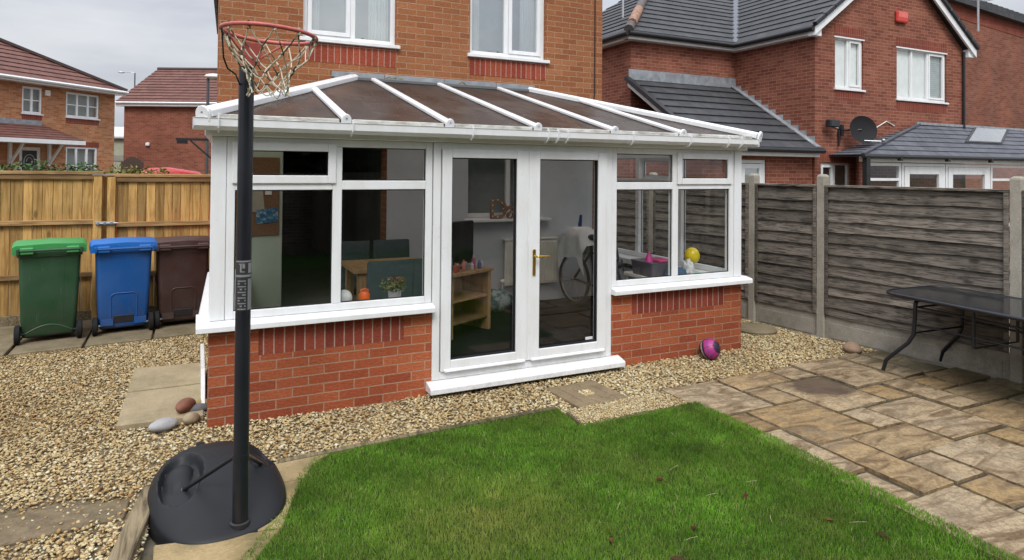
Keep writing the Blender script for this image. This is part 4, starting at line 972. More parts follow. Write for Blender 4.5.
# braces
bm = bmesh.new(); tube(bm, [(-.14, -1.18, .115), (PX - .02, PYp + .02, .40)], .011, 8); obj('brace', bm, M['pole_metal'], hp, smooth=40)
bm = bmesh.new(); tube(bm, [(.29, -1.02, .11), (PX + .02, PYp + .02, .40)], .011, 8); obj('brace', bm, M['pole_metal'], hp, smooth=40)
bm = bmesh.new(); sphere(bm, (-.14, -1.18, .115), .018); obj('brace_bolt', bm, M['pole_metal'], hp, smooth=40)
bm = bmesh.new(); sphere(bm, (.29, -1.02, .11), .018); obj('brace_bolt', bm, M['pole_metal'], hp, smooth=40)
bm = bmesh.new(); lathe(bm, [(.041, .385), (.041, .415)], Matrix.Translation((PX, PYp, 0)), 20); obj('brace_clamp', bm, M['pole_metal'], hp, smooth=40)
# rim, bracket, net
RCX, RCY, RCZ, RR = .218, -1.845, 2.555, .219
Mr = Matrix.Translation((RCX, RCY, RCZ)) @ Matrix.Rotation(R(3.5), 4, Vector((.44, .9, 0))) @ Matrix.Rotation(R(-1), 4, 'X')
bm = bmesh.new(); tube(bm, [Mr @ Vector((RR * math.cos(2 * math.pi * k / 48), RR * math.sin(2 * math.pi * k / 48), 0)) for k in range(48)], .0105, 8, closed=True); rm = obj('rim', bm, M['red_paint'], hp, smooth=60)
bk = Vector((PX, PYp, 2.40))
bm = bmesh.new(); d = (Vector((PX, PYp, 0)) - Vector((RCX, RCY, 0))).normalized()
c1 = Mr @ Vector((d.x * RR, d.y * RR, 0)); sdir = d.cross(Vector((0, 0, 1)))
beam(bm, c1 + Vector((0, 0, -.02)), bk + Vector((0, 0, .06)), .085, .006); beam(bm, c1 - Vector((0, 0, .015)) , c1 + d * .02 - Vector((0, 0, .13)), .09, .008, (d.x, d.y, .01))
for s in (-1, 1):
    a = Mr @ Vector((d.x * RR * .75 + sdir.x * s * RR * .66, d.y * RR * .75 + sdir.y * s * RR * .66, -.003)); tube(bm, [a, c1 + sdir * s * .04 - Vector((0, 0, .09))], .007, 6)
obj('rim_bracket', bm, M['red_paint'], hp, .003)
netm, nt, b = new_mat('two tone net cord', .9, .1)
nt.links.new(ramp(nt, tnoise(nt, world_pos(nt), 14, 2), [(.52, (.50, .46, .35)), (.57, (.06, .055, .035))]), b.inputs['Base Color'])
bm = bmesh.new(); NS = 12; lev = [(RR, -.008), (.175, -.10), (.128, -.165), (.108, -.205), (.098, -.24), (.095, -.27), (.098, -.30)]
rs = random.Random(3)
nodes = []
for j, (r, dz) in enumerate(lev):
    nodes.append([Mr @ Vector(((r + rs.uniform(-.01, .01) * (j > 0)) * math.cos(2 * math.pi * (i + .5 * (j % 2)) / NS), (r + rs.uniform(-.01, .01) * (j > 0)) * math.sin(2 * math.pi * (i + .5 * (j % 2)) / NS), 0)) + Vector((0, 0, dz + rs.uniform(-.012, .012) * (j > 0))) for i in range(NS)])
for j in range(len(lev) - 1):
    for i in range(NS):
        a = nodes[j][i]
        for o_ in ((i, (i - 1) % NS) if j % 2 == 0 else (i, (i + 1) % NS)):
            b_ = nodes[j + 1][o_]; mid = a.lerp(b_, .5) + Vector((rs.uniform(-.004, .004), rs.uniform(-.004, .004), -.004)); tube(bm, [a, mid, b_], .0033, 5)
for i in range(NS):
    a = nodes[0][i]; tube(bm, [a + Vector((0, 0, .022)), a + Vector((.006, 0, 0)), a - Vector((0, 0, .012))], .006, 5)
obj('net', bm, netm, rm, smooth=60)
bm = bmesh.new(); p0 = Mr @ Vector((-RR * .98, -RR * .1, 0))
tube(bm, [p0 + Vector((.0, .01, -.01)), p0 + Vector((.005, .02, -.08)), p0 + Vector((.01, .04, -.14)), p0 + Vector((.03, .08, -.185)), p0 + Vector((.07, .16, -.20)), Vector((PX - .03, PYp, 2.33))], .0045, 6); obj('cord', bm, M['black_plastic'], hp, smooth=60)

# ------------------------------------------------------------------ garden table
tb = thing('garden_table', 'long black garden table with a dark glass top beside the lap fence', 'table', (6.05, -2.1, .055))
def tp(u, v, z): # u across (0 near side .. ), v along from the near-left end
    a = R(3); return Vector((6.075 + u * math.cos(a) + v * math.sin(a), -2.14 - u * math.sin(a) + v * math.cos(a), z))
def toutline(wd, ln, rad, z, n=8):
    return [tp(p.x, p.y, z) for p in rrect(wd, ln, rad, 0, n)]
TZ = .80; TW, TL = .86, 1.80
bm = bmesh.new(); prism(bm, toutline(TW - .03, TL - .03, .19, TZ - .004), (0, 0, -.008)); obj('tabletop', bm, M['tabletop'], tb)
bm = bmesh.new(); tube(bm, toutline(TW, TL, .2, TZ - .012), .0165, 8, closed=True); tr = obj('rim', bm, M['pole_metal'], tb, smooth=60)
for sv in (-1, 1):
    for su in (-1, 1):
        bm = bmesh.new(); U, V = su * (TW / 2 - .10), sv * (TL / 2 - .30)
        pts = [tp(U - su * .07, V, TZ - .045), tp(U - su * .01, V, TZ - .05), tp(U + su * .0, V + sv * .005, TZ - .08), tp(U, V + sv * .01, TZ - .2), tp(U + su * .005, V + sv * .02, TZ - .36), tp(U + su * .02, V + sv * .06, TZ - .44), tp(U + su * .05, V + sv * .17, TZ - .56), tp(U + su * .07, V + sv * .24, TZ - .64), tp(U + su * .075, V + sv * .26, TZ - .72), tp(U + su * .078, V + sv * .265, .06)]
        tube(bm, pts, .0175, 8); obj('leg', bm, M['pole_metal'], tb, smooth=60)
    bm = bmesh.new()
    for z in (TZ - .11, TZ - .34): tube(bm, [tp(-(TW / 2 - .10), sv * (TL / 2 - .29), z), tp(TW / 2 - .10, sv * (TL / 2 - .29), z)], .009, 8)
    obj('crossbar', bm, M['pole_metal'], tb, smooth=60)
bm = bmesh.new()
for su in (-1, 1):
    for z in (TZ - .11, TZ - .27): tube(bm, [tp(su * (TW / 2 - .13), TL / 2 - .30, z), tp(su * (TW / 2 - .13), -TL / 2 + .30, z)], .009, 8)
obj('side_rail', bm, M['pole_metal'], tb, smooth=60)
bm = bmesh.new()
for su in (-1, 1): tube(bm, [tp(su * (TW / 2 - .13), .12, TZ - .04), tp(su * (TW / 2 - .13), .12, TZ - .36)], .0135, 8)
tube(bm, [tp(-(TW / 2 - .13), .12, TZ - .36), tp(TW / 2 - .13, .12, TZ - .36)], .008, 8)
obj('hanger', bm, M['pole_metal'], tb, smooth=60)

# fallen leaves and straws on the lawn
leafm = [plain('dead leaf', c, .8, .2, var=.3, nscale=60) for c in ((.14, .035, .03), (.20, .10, .04), (.10, .045, .03))]
lpos = [(2.28, -2.55), (1.82, -2.46), (2.02, -2.73), (2.78, -2.42), (3.0, -2.80), (1.42, -2.75), (.95, -2.30), (1.65, -2.95), (3.12, -3.02), (2.46, -2.05)]
for i, (x, y) in enumerate(lpos):
    bm = bmesh.new(); a = random.uniform(0, 6.28); s = random.uniform(.028, .042); vs_ = []
    for k, (u, v) in enumerate(((-1, 0), (-.5, .35), (.1, .5), (.6, .3), (1, 0), (.55, -.32), (.05, -.48), (-.5, -.32))):
        vs_.append(bm.verts.new((x + s * (u * math.cos(a) - v * math.sin(a)), y + s * (u * math.sin(a) + v * math.cos(a)), .032 + .012 * abs(v) + .004 * u)))
    c0 = bm.verts.new((x, y, .028))
    for k in range(8): bm.faces.new((c0, vs_[k], vs_[(k + 1) % 8]))
    bmesh.ops.solidify(bm, geom=bm.faces[:], thickness=.0012)
    tag(obj('fallen_leaf', bm, leafm[i % 3]), 'small dead brown leaf lying on the grass', 'leaf', 'dead leaves on the lawn')
straw = plain('dry straw', (.30, .28, .15), .8, .2)
for i, (x, y, a, l) in enumerate([(2.64, -1.96, .2, .11), (2.62, -2.32, -.3, .10), (2.05, -2.2, .7, .09), (2.95, -2.30, -.4, .09), (2.2, -2.62, -.2, .10), (2.72, -2.66, .9, .08), (2.98, -1.55, 1.4, .07), (3.12, -2.88, -.6, .12)]):
    l *= .75; bm = bmesh.new(); tube(bm, [(x - math.cos(a) * l / 2, y - math.sin(a) * l / 2, .026), (x, y + .004, .031), (x + math.cos(a) * l / 2, y + math.sin(a) * l / 2, .036)], .0014, 5)
    tag(obj('straw_stalk', bm, straw), 'pale dry straw stalk lying on the grass', 'straw', 'straw stalks on the lawn')
# ------------------------------------------------------------------ neighbour's house on the right
nb = thing('neighbour_house', 'red brick house with grey tiled roof and a gable beyond the lap fence', 'house', (12, 8, 0))
GX0, GX1, GY = 12.005, 17.44, 4.6
Fg = lambda s, d, z: Vector((s, GY + d, z))
gh = [(12.65, 13.60, 3.80, 4.96), (14.80, 16.74, 3.68, 4.92), (12.20, 13.16, 1.05, 2.13)]
AP = (GX0 + GX1) / 2
bm = bmesh.new(); wall(bm, Fg, GX0, GX1, 0, 5.06, gh, .25)
prism(bm, [(GX0, GY, 5.06), (GX1, GY, 5.06), (AP, GY, 7.2)], (0, .25, 0))
wall(bm, lambda s, d, z: Vector((GX0 + d, s, z)), GY + .25, 6.94, 0, 5.06, [], .25)
wall(bm, lambda s, d, z: Vector((GX1 - d, s, z)), GY + .25, 12, 0, 5.06, [], .25)
wall(bm, lambda s, d, z: Vector((s, 6.94 + d, z)), 8.82, GX0 + .249, 0, 5.12, [], .25)
wall(bm, lambda s, d, z: Vector((8.82 + d, s, z)), 7.19, 13.0, 0, 5.12, [], .25)
Fl2 = lambda s, d, z: Vector((s, 4.66 + d, z))
wall(bm, Fl2, 8.9, GX0 - .002, 0, 2.30, [(9.86, 10.62, .02, 2.16)], .22)
wall(bm, lambda s, d, z: Vector((8.9 + d, s, z)), 4.88, 6.938, 0, 2.3, [], .22)
nw = obj('wall', bm, M['brick_nb'], nb)
house_window(nb, Fg, *gh[0], cols=(.5,), back='blind', sash=(1,), rec=.04, backd=.105, gl='glass'); house_window(nb, Fg, *gh[1], cols=(.32, .64), back='blind', sash=(2,), rec=.04, backd=.105, gl='glass'); house_window(nb, Fg, *gh[2], cols=(.5,), rec=.04, sash=(0,))
bm = bmesh.new()
for k in range(22): box(bm, 16.12, 16.66, .101, .104, 3.76 + k * .05, 3.79 + k * .05, Fg)
obj('venetian_blind', bm, M['pane_backing'], nb); obj('dark_pane_panel', bx(16.10, 16.68, .1045, .1048, 3.74, 4.86, F=Fg), M['dark_room'], nb)  # dark panel added behind the slats to imitate a darker reflection in this pane
for a, b, c, d in gh[:2]:
    obj('soldier_course', bx(a, b, -.004, .04, c - .27, c - .046, F=Fg), M['brick_nb_v'], nw); obj('soldier_course', bx(a - .02, b + .02, -.004, .04, d + .002, d + .225, F=Fg), M['brick_nb_v'], nw)
    obj('lintel_trim', bx(a - .03, b + .03, -.012, .03, d - .03, d, F=Fg), M['upvc'], nw)
obj('soldier_course', bx(12.15, 13.2, -.004, .04, 2.132, 2.37, F=Fg), M['brick_nb_v'], nw)
# main and gable roofs: valley from (11.8,6.75) to the ridge of the gable
bm = bmesh.new(); ez = 5.06; s_ = .74
RX, RY, RZ = AP, 6.70 + (AP - 11.78), ez + (AP - 11.78) * s_
roof(bm, (8.58, 6.70, ez), (11.78, 6.70, ez), (RX, RY, RZ), (8.58 + (RY - 6.70), RY, RZ))
roof(bm, (8.58, 13.3, ez), (8.58, 6.70, ez), (8.58 + (RY - 6.70), RY, RZ), (8.58 + (RY - 6.70), RY + .4, RZ))
roof(bm, (11.78, 6.70, ez), (11.78, 4.42, ez), (RX, 4.42, RZ), (RX, RY, RZ))
roof(bm, (GX1 + .23, 4.42, ez), (GX1 + .23, 12.0, ez), (RX, 12.0, RZ), (RX, 4.42, RZ))
nr = obj('roof', bm, M['tile_grey'], nb)
bm = bmesh.new(); tube(bm, [(8.58 + t, 6.70 + t, ez + .03 + t * s_) for t in (0, .5, 1, 2, RY - 6.7)], .11, 8); obj('hip_tiles', bm, plain('worn ridge tile', (.10, .085, .08), .8, var=.5, nscale=9), nr, smooth=50)
bm = bmesh.new()
for k in range(2): sphere(bm, (8.95 + k * .30, 7.0 + k * .30, ez + .33 + k * .22), .13, (1.3, .8, .55))
for t0, t1 in ((.42, .95),): tube(bm, [(8.58 + t, 6.66 + t, ez + .065 + t * s_) for t in (t0, (t0 + t1) / 2, t1)], .112, 10)
obj('mortar_patch', bm, plain('pink mortar', (.30, .17, .12), .9, var=.4, nscale=10), nr) if False else bm.free()
bm = bmesh.new(); tube(bm, [(8.58 + t, 6.67 + t, ez + .055 + t * s_) for t in (.25, .6, 1.0)], .115, 10); obj('mortar_patch', bm, plain('pink mortar', (.30, .17, .12), .9, var=.4, nscale=10), nr, smooth=50)
bm = bmesh.new(); beam(bm, (11.80, 6.72, ez + .03), (RX, RY, RZ + .03), .16, .05); obj('valley', bm, plain('valley trough', (.10, .11, .13), .6), nr)
# verges, fascia, gutters
bm = bmesh.new()
for sx in (-1, 1):
    x0 = 11.78 if sx < 0 else GX1 + .23
    prism(bm, [(x0, 4.40, ez - .20), (x0, 4.40, ez - .01), (RX, 4.40, RZ - .01), (RX, 4.40, RZ - .22)], (0, .05, 0))
    prism(bm, [(x0, 4.45, ez - .20), (x0 - sx * .25, 4.45, ez - .20), (x0 - sx * .25, 4.45, ez + .0), (x0, 4.45, ez - .01)], (0, .14, 0))
box(bm, 8.62, 11.8, 6.74, 6.78, ez - .17, ez - .005); box(bm, 8.62, 11.8, 6.78, 6.938, ez - .17, ez - .15); box(bm, 11.80, 11.84, 4.45, 6.78, ez - .17, ez - .005); box(bm, 11.84, GX0 - .002, 4.6, 6.938, ez - .17, ez - .15)
box(bm, 8.62, 8.66, 6.78, 13.0, ez - .17, ez - .005); box(bm, 8.66, 8.818, 6.94, 13.0, ez - .17, ez - .15)
obj('fascia', bm, M['upvc'], nb, .004)
bm = bmesh.new()
for sx in (-1, 1):
    x0 = 11.74 if sx < 0 else GX1 + .27
    n = 10
    for k in range(n):
        a = Vector((x0 + (RX - x0) * k / n, 4.37, ez + .0 + (RZ - ez) * k / n)); b = Vector((x0 + (RX - x0) * (k + 1) / n, 4.37, ez + .0 + (RZ - ez) * (k + 1) / n)); beam(bm, a + Vector((0, .02, .03)), b + Vector((0, .02, .018)), .10, .09, (0, 0, 1))
obj('verge_cap', bm, M['black_plastic'], nb, .01)
bm = bmesh.new()
tube(bm, [(8.58, 6.69, ez - .05), (11.74, 6.69, ez - .05), (11.74, 4.42, ez - .05)], .062, 8); tube(bm, [(8.55, 6.69, ez - .05), (8.55, 13, ez - .05)], .062, 8)
obj('gutter', bm, M['black_plastic'], nb, smooth=50)
bm = bmesh.new(); tube(bm, [(GX1 - .05, 4.55, 5.0), (GX1 - .05, 4.55, 0)], .035, 8); obj('downpipe', bm, M['black_plastic'], nb, smooth=50)
# lean-to
bm = bmesh.new(); LZ0, LZ1, LY0, LY1 = 2.40, 4.0, 4.38, 6.938
roof(bm, (8.72, LY0, LZ0), (GX0 - .004, LY0, LZ0), (GX0 - .004, LY1, LZ1), (8.72, LY1, LZ1), .32, .035); obj('lean_to_roof', bm, M['tile_grey'], nb)
bm = bmesh.new(); box(bm, 8.80, GX0 - .03, 4.44, 4.47, 2.24, 2.40); box(bm, 8.80, GX0 - .03, 4.47, 4.658, 2.24, 2.26); prism(bm, [(8.73, LY0 + .02, LZ0 - .16), (8.73, LY0 + .02, LZ0 - .01), (8.73, LY1, LZ1 - .01), (8.73, LY1, LZ1 - .16)], (.03, 0, 0)); obj('fascia', bm, M['upvc'], nb, .004)
bm = bmesh.new(); tube(bm, [(8.72, 4.36, 2.37), (GX0 - .0, 4.36, 2.37)], .055, 8); beam(bm, (8.70, LY0, LZ0 + .03), (8.70, LY1, LZ1 + .03), .12, .09); obj('gutter', bm, M['black_plastic'], nb)
bm = bmesh.new(); box(bm, 8.75, GX0 - .004, 6.905, 6.93, LZ1 - .0, LZ1 + .24)
prism(bm, [(8.75, 6.90, LZ1 + .02), (8.75, 6.60, LZ1 - .14), (8.75, 6.60, LZ1 - .12), (8.75, 6.90, LZ1 + .06)], (GX0 - 8.76, 0, 0)) if False else None
n = 12
for k in range(n):
    y0 = LY1 - (LY1 - LY0) * k / n; y1 = LY1 - (LY1 - LY0) * (k + 1) / n; zb = LZ0 + (LZ1 - LZ0) * (y1 - LY0) / (LY1 - LY0)
    if y1 < 4.58: y1 = 4.58
    prism(bm, [(GX0 - .012 - .002 * (k % 2), y0, zb + .13), (GX0 - .012, y1, zb - .02), (GX0 - .012, y1, zb + .17), (GX0 - .012, y0, zb + .17)], (.010, 0, 0))
    box(bm, GX0 - .10, GX0 - .013, y1, y0, zb + .055, zb + .06) if False else None
obj('lead_flashing', bm, M['lead'], nb)
bm = bmesh.new(); beam(bm, (GX0 - .09, LY0 + .05, LZ0 + .06), (GX0 - .09, LY1, LZ1 + .06), .15, .02); obj('lead_flashing', bm, M['lead'], nb)
fd = bmesh.new(); bars(fd, Fl2, 9.86, 10.62, .02, 2.16, .07, .03, .09); bars(fd, Fl2, 9.94, 10.54, .10, 2.08, .10, .015, .08)
dd = obj('back_door', fd, M['upvc'], nb, .004); obj('glass', bx(10.04, 10.44, .045, .05, .2, 1.98, F=Fl2), M['glass_house'], dd); obj('blind', bx(9.95, 10.53, .12, .13, .1, 2.08, F=Fl2), M['pane_backing'], dd)
# alarm box
al = obj('alarm_box', bx(14.70, 15.12, -.09, -.003, 5.48, 5.76, F=Fg), plain('red alarm box', (.55, .04, .03), .45), nb, .04, seg=2)
obj('alarm_panel', bx(14.735, 15.085, -.094, -.0905, 5.60, 5.73, F=Fg), plain('faded red panel', (.62, .14, .11), .5), al)
# flood light
fl_ = obj('floodlight', bx(12.20, 12.52, 4.36, 4.50, 2.90, 3.06), M['black_plastic'], nb, .015); obj('floodlight_glass', bx(12.225, 12.495, 4.354, 4.359, 2.92, 3.04), M['tabletop'], fl_); bm = bmesh.new(); beam(bm, (12.36, 4.5, 2.97), (12.36, 4.598, 3.02), .03, .03); obj('bracket', bm, M['black_plastic'], fl_)
bm = bmesh.new(); tube(bm, [(12.55, 4.585, 2.93), (12.9, 4.587, 2.88), (13.9, 4.585, 2.90), (14.4, 4.585, 3.12), (14.7, 4.585, 3.02)], .012, 6); obj('cable', bm, M['cream'], nb)
bm = bmesh.new(); beam(bm, (11.98, 4.56, 2.55), (11.98, 4.56, 0), .06, .06); obj('downpipe', bm, M['black_plastic'], nb)
# satellite dish: separate thing fixed on the wall
sd_ = thing('satellite_dish', 'dark grey satellite dish on the red brick wall above the lap fence', 'satellite dish', (13.1, 4.4, 2.85))
Mx = Matrix.Translation((13.10, 4.25, 2.86)) @ Matrix.Rotation(R(78), 4, 'X') @ Matrix.Rotation(R(-22), 4, 'Y')
bm = bmesh.new(); lathe(bm, [(.0, -.0)] and [(.02, -.055), (.15, -.04), (.25, -.012), (.31, .02), (.315, .026), (.25, -.004), (.15, -.03), (.02, -.045)], Mx, 28); obj('reflector', bm, plain('mesh grey', (.016, .016, .018), .7, .2), sd_, smooth=50)
bm = bmesh.new(); tube(bm, [(13.1, 4.28, 2.86), (12.95, 4.42, 2.86), (12.80, 4.50, 2.86)], .022, 8); box(bm, 12.74, 12.82, 4.50, 4.597, 2.72, 2.98); tube(bm, [(12.72, 4.55, 2.86), (12.72, 4.55, 2.5)], .02, 8); obj('mount', bm, M['black_plastic'], sd_)
bm = bmesh.new(); tube(bm, [(13.1, 4.22, 2.62), (13.32, 3.95, 2.60)], .012, 6); sphere(bm, (13.33, 3.93, 2.62), .04); obj('feed_arm', bm, M['steel'], sd_)
# aerial fixed on the roof slope at the left end
def aerial(loc, s, label, mir=1):
    t = thing('tv_aerial', label, 'aerial', loc); x, y, z = loc
    bm = bmesh.new(); tube(bm, [(x, y, z), (x, y, z + .95 * s)], .025, 8); obj('mast', bm, M['steel'], t)
    bm = bmesh.new(); tube(bm, [(x - .5 * s * mir, y - .1, z + .9 * s), (x + .7 * s * mir, y + .1, z + .95 * s)], .012, 6)
    for k in range(9):
        u = -.5 + 1.2 * k / 8; tube(bm, [(x + u * s * mir, y - .25 * s, z + .9 * s + .04 * u), (x + u * s * mir, y + .25 * s, z + .9 * s + .04 * u)], .008, 5)
    obj('antenna', bm, M['steel'], t)
    return t
aerial((17.55, 4.3, 5.5), .95, 'silver tv aerial sticking out past the gable verge')
aerial((8.85, 7.3, 5.5), .8, 'dark tv aerial on the grey roof close beside the buff house corner', -1)

# neighbour's conservatory with a tiled roof
nc = thing('tiled_conservatory', 'white framed sunroom with grey tiled roof behind the lap fence', 'conservatory', (15, 3.9, 0))
Fc = lambda s, d, z: Vector((s, 3.95 + d, z))
bm = bmesh.new(); roof(bm, (12.45, 3.78, 2.29), (22, 3.78, 2.33), (22, 4.59, 3.12), (15.6, 4.59, 3.08), .16, .02); roof(bm, (12.45, 4.59, 2.29), (12.45, 3.78, 2.29), (15.6, 4.59, 3.08), (15.6, 4.595, 3.08), .24, .02)
tr_ = obj('tiled_roof', bm, M['tile_slate'], nc)
bm = bmesh.new(); beam(bm, (12.42, 3.76, 2.32), (15.6, 4.57, 3.11), .08, .03); obj('hip_trim', bm, M['tile_slate'], tr_)
bm = bmesh.new(); box(bm, 15.5, 22, 4.55, 4.598, 3.09, 3.15); obj('flashing', bm, M['lead'], tr_)
bm = bmesh.new(); tube(bm, [(12.40, 3.74, 2.26), (22, 3.74, 2.30)], .05, 8)
for x in (13.6, 15.3, 17.0, 18.6): box(bm, x - .04, x + .04, 3.69, 3.77, 2.18, 2.28)
box(bm, 12.46, 12.58, 3.70, 3.80, 0, 2.26)
obj('gutter', bm, M['black_plastic'], nc)
bm = bmesh.new(); box(bm, 12.6, 22, 3.86, 3.98, 2.15, 2.285); obj('fascia', bm, M['upvc'], nc, .004)
cells = [(12.78, 13.97, 'win'), (14.0, 15.58, 'door'), (15.61, 17.40, 'door'), (17.43, 19.3, 'win'), (19.32, 21.9, 'win')]
for a, b, k in cells:
    bm = bmesh.new(); bars(bm, Fc, a, b, .1, 2.138, .07, 0, .07)
    if k == 'win': box(bm, a + .07, b - .07, 0, .07, 1.74, 1.80, Fc); box(bm, a + .07, b - .07, 0, .07, .6, .68, Fc)
    else: bars(bm, Fc, a + .08, b - .08, .18, 2.06, .17, -.015, .05)
    f = obj('door' if k == 'door' else 'window', bm, M['upvc'], nc, .004); obj('glass', bx(a + .06, b - .06, .03, .036, .2, 2.08, F=Fc), M['glass'], f)
bm = bmesh.new(); prism(bm, [(12.62, 3.985, 0), (12.76, 3.985, 0), (13.46, 4.59, 0), (13.32, 4.59, 0)], (0, 0, 2.28)); box(bm, 12.65, 21.9, 3.9, 4.6, -.02, .09); box(bm, 21.92, 22, 3.99, 4.59, 0, 2.28); obj('side_wall', bm, M['brick_nb'], nc)
# roof window
va = Vector((16.65, 4.14, 2.655)); u = Vector((1, 0, 0)); v = (Vector((1.35, .5, .48))).normalized(); nn = u.cross(v)
def rp(a, b, c): return va + u * a + v * b + nn * c
bm = bmesh.new(); bars(bm, lambda s, d, z: rp(s, z, -d), 0, 1.6, 0, 1.5, .12, -.10, .0); rw = obj('roof_window', bm, M['tile_grey'], nc, .006); bm = bmesh.new(); prism(bm, [rp(.12, .12, .09), rp(1.48, .12, .09), rp(1.48, 1.38, .09), rp(.12, 1.38, .09)], nn * .006); obj('glass', bm, M['glass'], rw)
bm = bmesh.new(); prism(bm, [rp(.12, .12, .06), rp(1.48, .12, .06), rp(1.48, 1.38, .06), rp(.12, 1.38, .06)], nn * .004); obj('roller_blind', bm, plain('dull blind', (.17, .16, .155), .7), rw)

# third house at the far right: gable wall with a verge running down to the right
th = thing('gable_house', 'brown brick house end wall with sloping verge beyond the red gable house', 'house', (22, 9, 0))
bm = bmesh.new(); prism(bm, [(17.7, 8.6, 0), (33, 8.6, 0), (33, 8.6, 7.3), (17.7, 8.6, 8.42)], (0, .3, 0)); obj('wall', bm, brick_mat('third house brick', (.17, .058, .036), (.225, .082, .05), (.26, .10, .062), (.25, .15, .11), stain=.3), th)
bm = bmesh.new(); prism(bm, [(17.7, 8.585, 7.95), (33, 8.585, 6.85), (33, 8.585, 7.3), (17.7, 8.585, 8.42)], (0, .014, 0)); obj('verge_course', bm, M['brick_nb_v'], th)
bm = bmesh.new(); prism(bm, [(17.7, 8.35, 8.42), (33, 8.35, 7.3), (33, 8.35, 7.62), (17.7, 8.35, 8.74)], (0, .25, 0)); obj('verge', bm, M['tile_grey'], th)
bm = bmesh.new(); roof(bm, (33, 8.4, 7.64), (33, 18, 7.64), (17.7, 18, 8.76), (17.7, 8.4, 8.76), .35); obj('roof', bm, M['tile_brown'], th)

# ------------------------------------------------------------------ houses across the road on the left
h1 = thing('detached_house', 'orange brick house with brown tiled roof and white porch beyond the gates', 'house', (-5, 26, 0))
a1 = R(48.82); F1 = plane_map((-6.27, 22.70, 0), a1, 1)
wh = [(.78, 1.53, 3.80, 4.77), (2.48, 3.92, 3.80, 4.76), (2.51, 3.88, 1.40, 2.66), (.72, 1.52, .05, 2.58)]
bm = bmesh.new(); wall(bm, F1, -5.0, 4.66, -.1, 4.98, wh, .25); wall(bm, lambda s, d, z: F1(4.66 - d, .25 + s, z), 0, 8.0, -.1, 4.98, [], .25); w1 = obj('wall', bm, M['brick_far'], h1)
house_window(h1, F1, *wh[0], cols=(.5,), hbars=(.5,), rec=.03, fw=.075, backd=.24, back='dark_room', gl='glass'); house_window(h1, F1, *wh[1], cols=(.34, .67), hbars=(.5,), rec=.03, fw=.075, backd=.24, back='dark_room', gl='glass'); house_window(h1, F1, *wh[2], cols=(.34, .67), hbars=(.42,), rec=.03, fw=.075, backd=.24, back='dark_room', gl='glass')  # dark_room sheets stand for the shaded interiors behind these panes
for a, b, c, d in wh[:3]: obj('soldier_course', bx(a, b, -.004, .04, c - .25, c - .047, F=F1), M['brick_nb_v'], w1)
obj('soldier_course', bx(2.45, 3.95, -.004, .04, 2.662, 2.86, F=F1), M['brick_nb_v'], w1)
bm = bmesh.new(); bars(bm, F1, .72, 1.52, .05, 2.58, .12, .03, .1); dd = obj('front_door_frame', bm, M['upvc'], h1); obj('front_door', bx(.84, 1.40, .05, .09, .1, 2.46, F=F1), plain('black door', (.02, .022, .025), .4), dd)
bm = bmesh.new(); pts = [F1(1.12 + .2 * math.cos(R(a)), .045, 2.05 + .26 * math.sin(R(a)) * (1 if a < 180 else 1.3)) for a in range(0, 360, 15)]; tube(bm, pts, .02, 6, closed=True); tube(bm, [F1(1.12 + .11 * math.cos(R(a)), .045, 2.05 + .15 * math.sin(R(a))) for a in range(0, 360, 20)], .014, 6, closed=True); obj('leaded_light', bm, M['steel'], dd)
# main roof: hip at the near corner
E0, E1 = F1(-5.4, -.42, 5.02), F1(4.86, -.42, 5.02); up1 = F1(0, 1, 0) - F1(0, 0, 0); al1 = F1(1, 0, 0) - F1(0, 0, 0)
bm = bmesh.new(); H = 4.3; roof(bm, E0, E1, E1 - al1 * 4.6 * 1.30 + up1 * H + Vector((0, 0, 2.75)), E0 + up1 * H + Vector((0, 0, 2.75)), .36, .035)
R1_ = E1 - al1 * 4.6 * 1.30 + up1 * H + Vector((0, 0, 2.75))
roof(bm, E1, E1 + up1 * 9, R1_ + up1 * .5, R1_, .36, .035); r1 = obj('roof', bm, M['tile_brown'], h1)
bm = bmesh.new(); beam(bm, E1 + Vector((0, 0, .05)), R1_ + Vector((0, 0, .08)), .24, .10); obj('hip_tiles', bm, plain('dark hip tile', (.05, .035, .032), .8), r1)
bm = bmesh.new(); box(bm, -5.4, 4.84, -.40, -.37, 4.86, 5.015, F1); box(bm, -5.4, 4.82, -.37, -.003, 4.86, 4.88, F1); box(bm, 4.663, 4.82, -.0, 8, 4.86, 4.88, F1); tube(bm, [F1(-5.4, -.46, 4.98), F1(4.86, -.46, 4.98)], .06, 6); obj('fascia', bm, M['upvc'], h1)
obj('alarm_box', bx(1.60, 1.80, -.08, -.003, 4.50, 4.72, F=F1), M['cream'], h1, .02)
# porch canopy
bm = bmesh.new(); roof(bm, F1(-3.2, -1.05, 2.86), F1(2.38, -1.05, 2.86), F1(1.55, -.005, 3.40), F1(-3.2, -.005, 3.40), .2, .02); roof(bm, F1(2.38, -1.05, 2.86), F1(2.38, -.005, 2.86), F1(1.55, -.005, 3.40), F1(1.56, -.005, 3.40), .2, .02); pr = obj('porch_roof', bm, M['tile_brown'], h1)
bm = bmesh.new(); box(bm, -3.2, 2.40, -1.08, -1.04, 2.70, 2.85, F1); box(bm, -3.2, 2.38, -1.04, -.004, 2.70, 2.73, F1); box(bm, 2.36, 2.40, -1.04, -.004, 2.70, 2.85, F1)
for s in (.30, .48, 1.75, 1.9):
    if s in (.30, 1.75): box(bm, s, s + .10, -.09, -.003, 1.9, 2.70, F1); beam(bm, F1(s + .05, -.07, 1.98), F1(s + .05, -.65, 2.69), .07, .07)
obj('porch_bracket', bm, M['upvc'], pr)
obj('porch_flashing', bx(-3.2, 1.5, -.05, -.004, 3.38, 3.56, F=F1), M['lead'], pr)

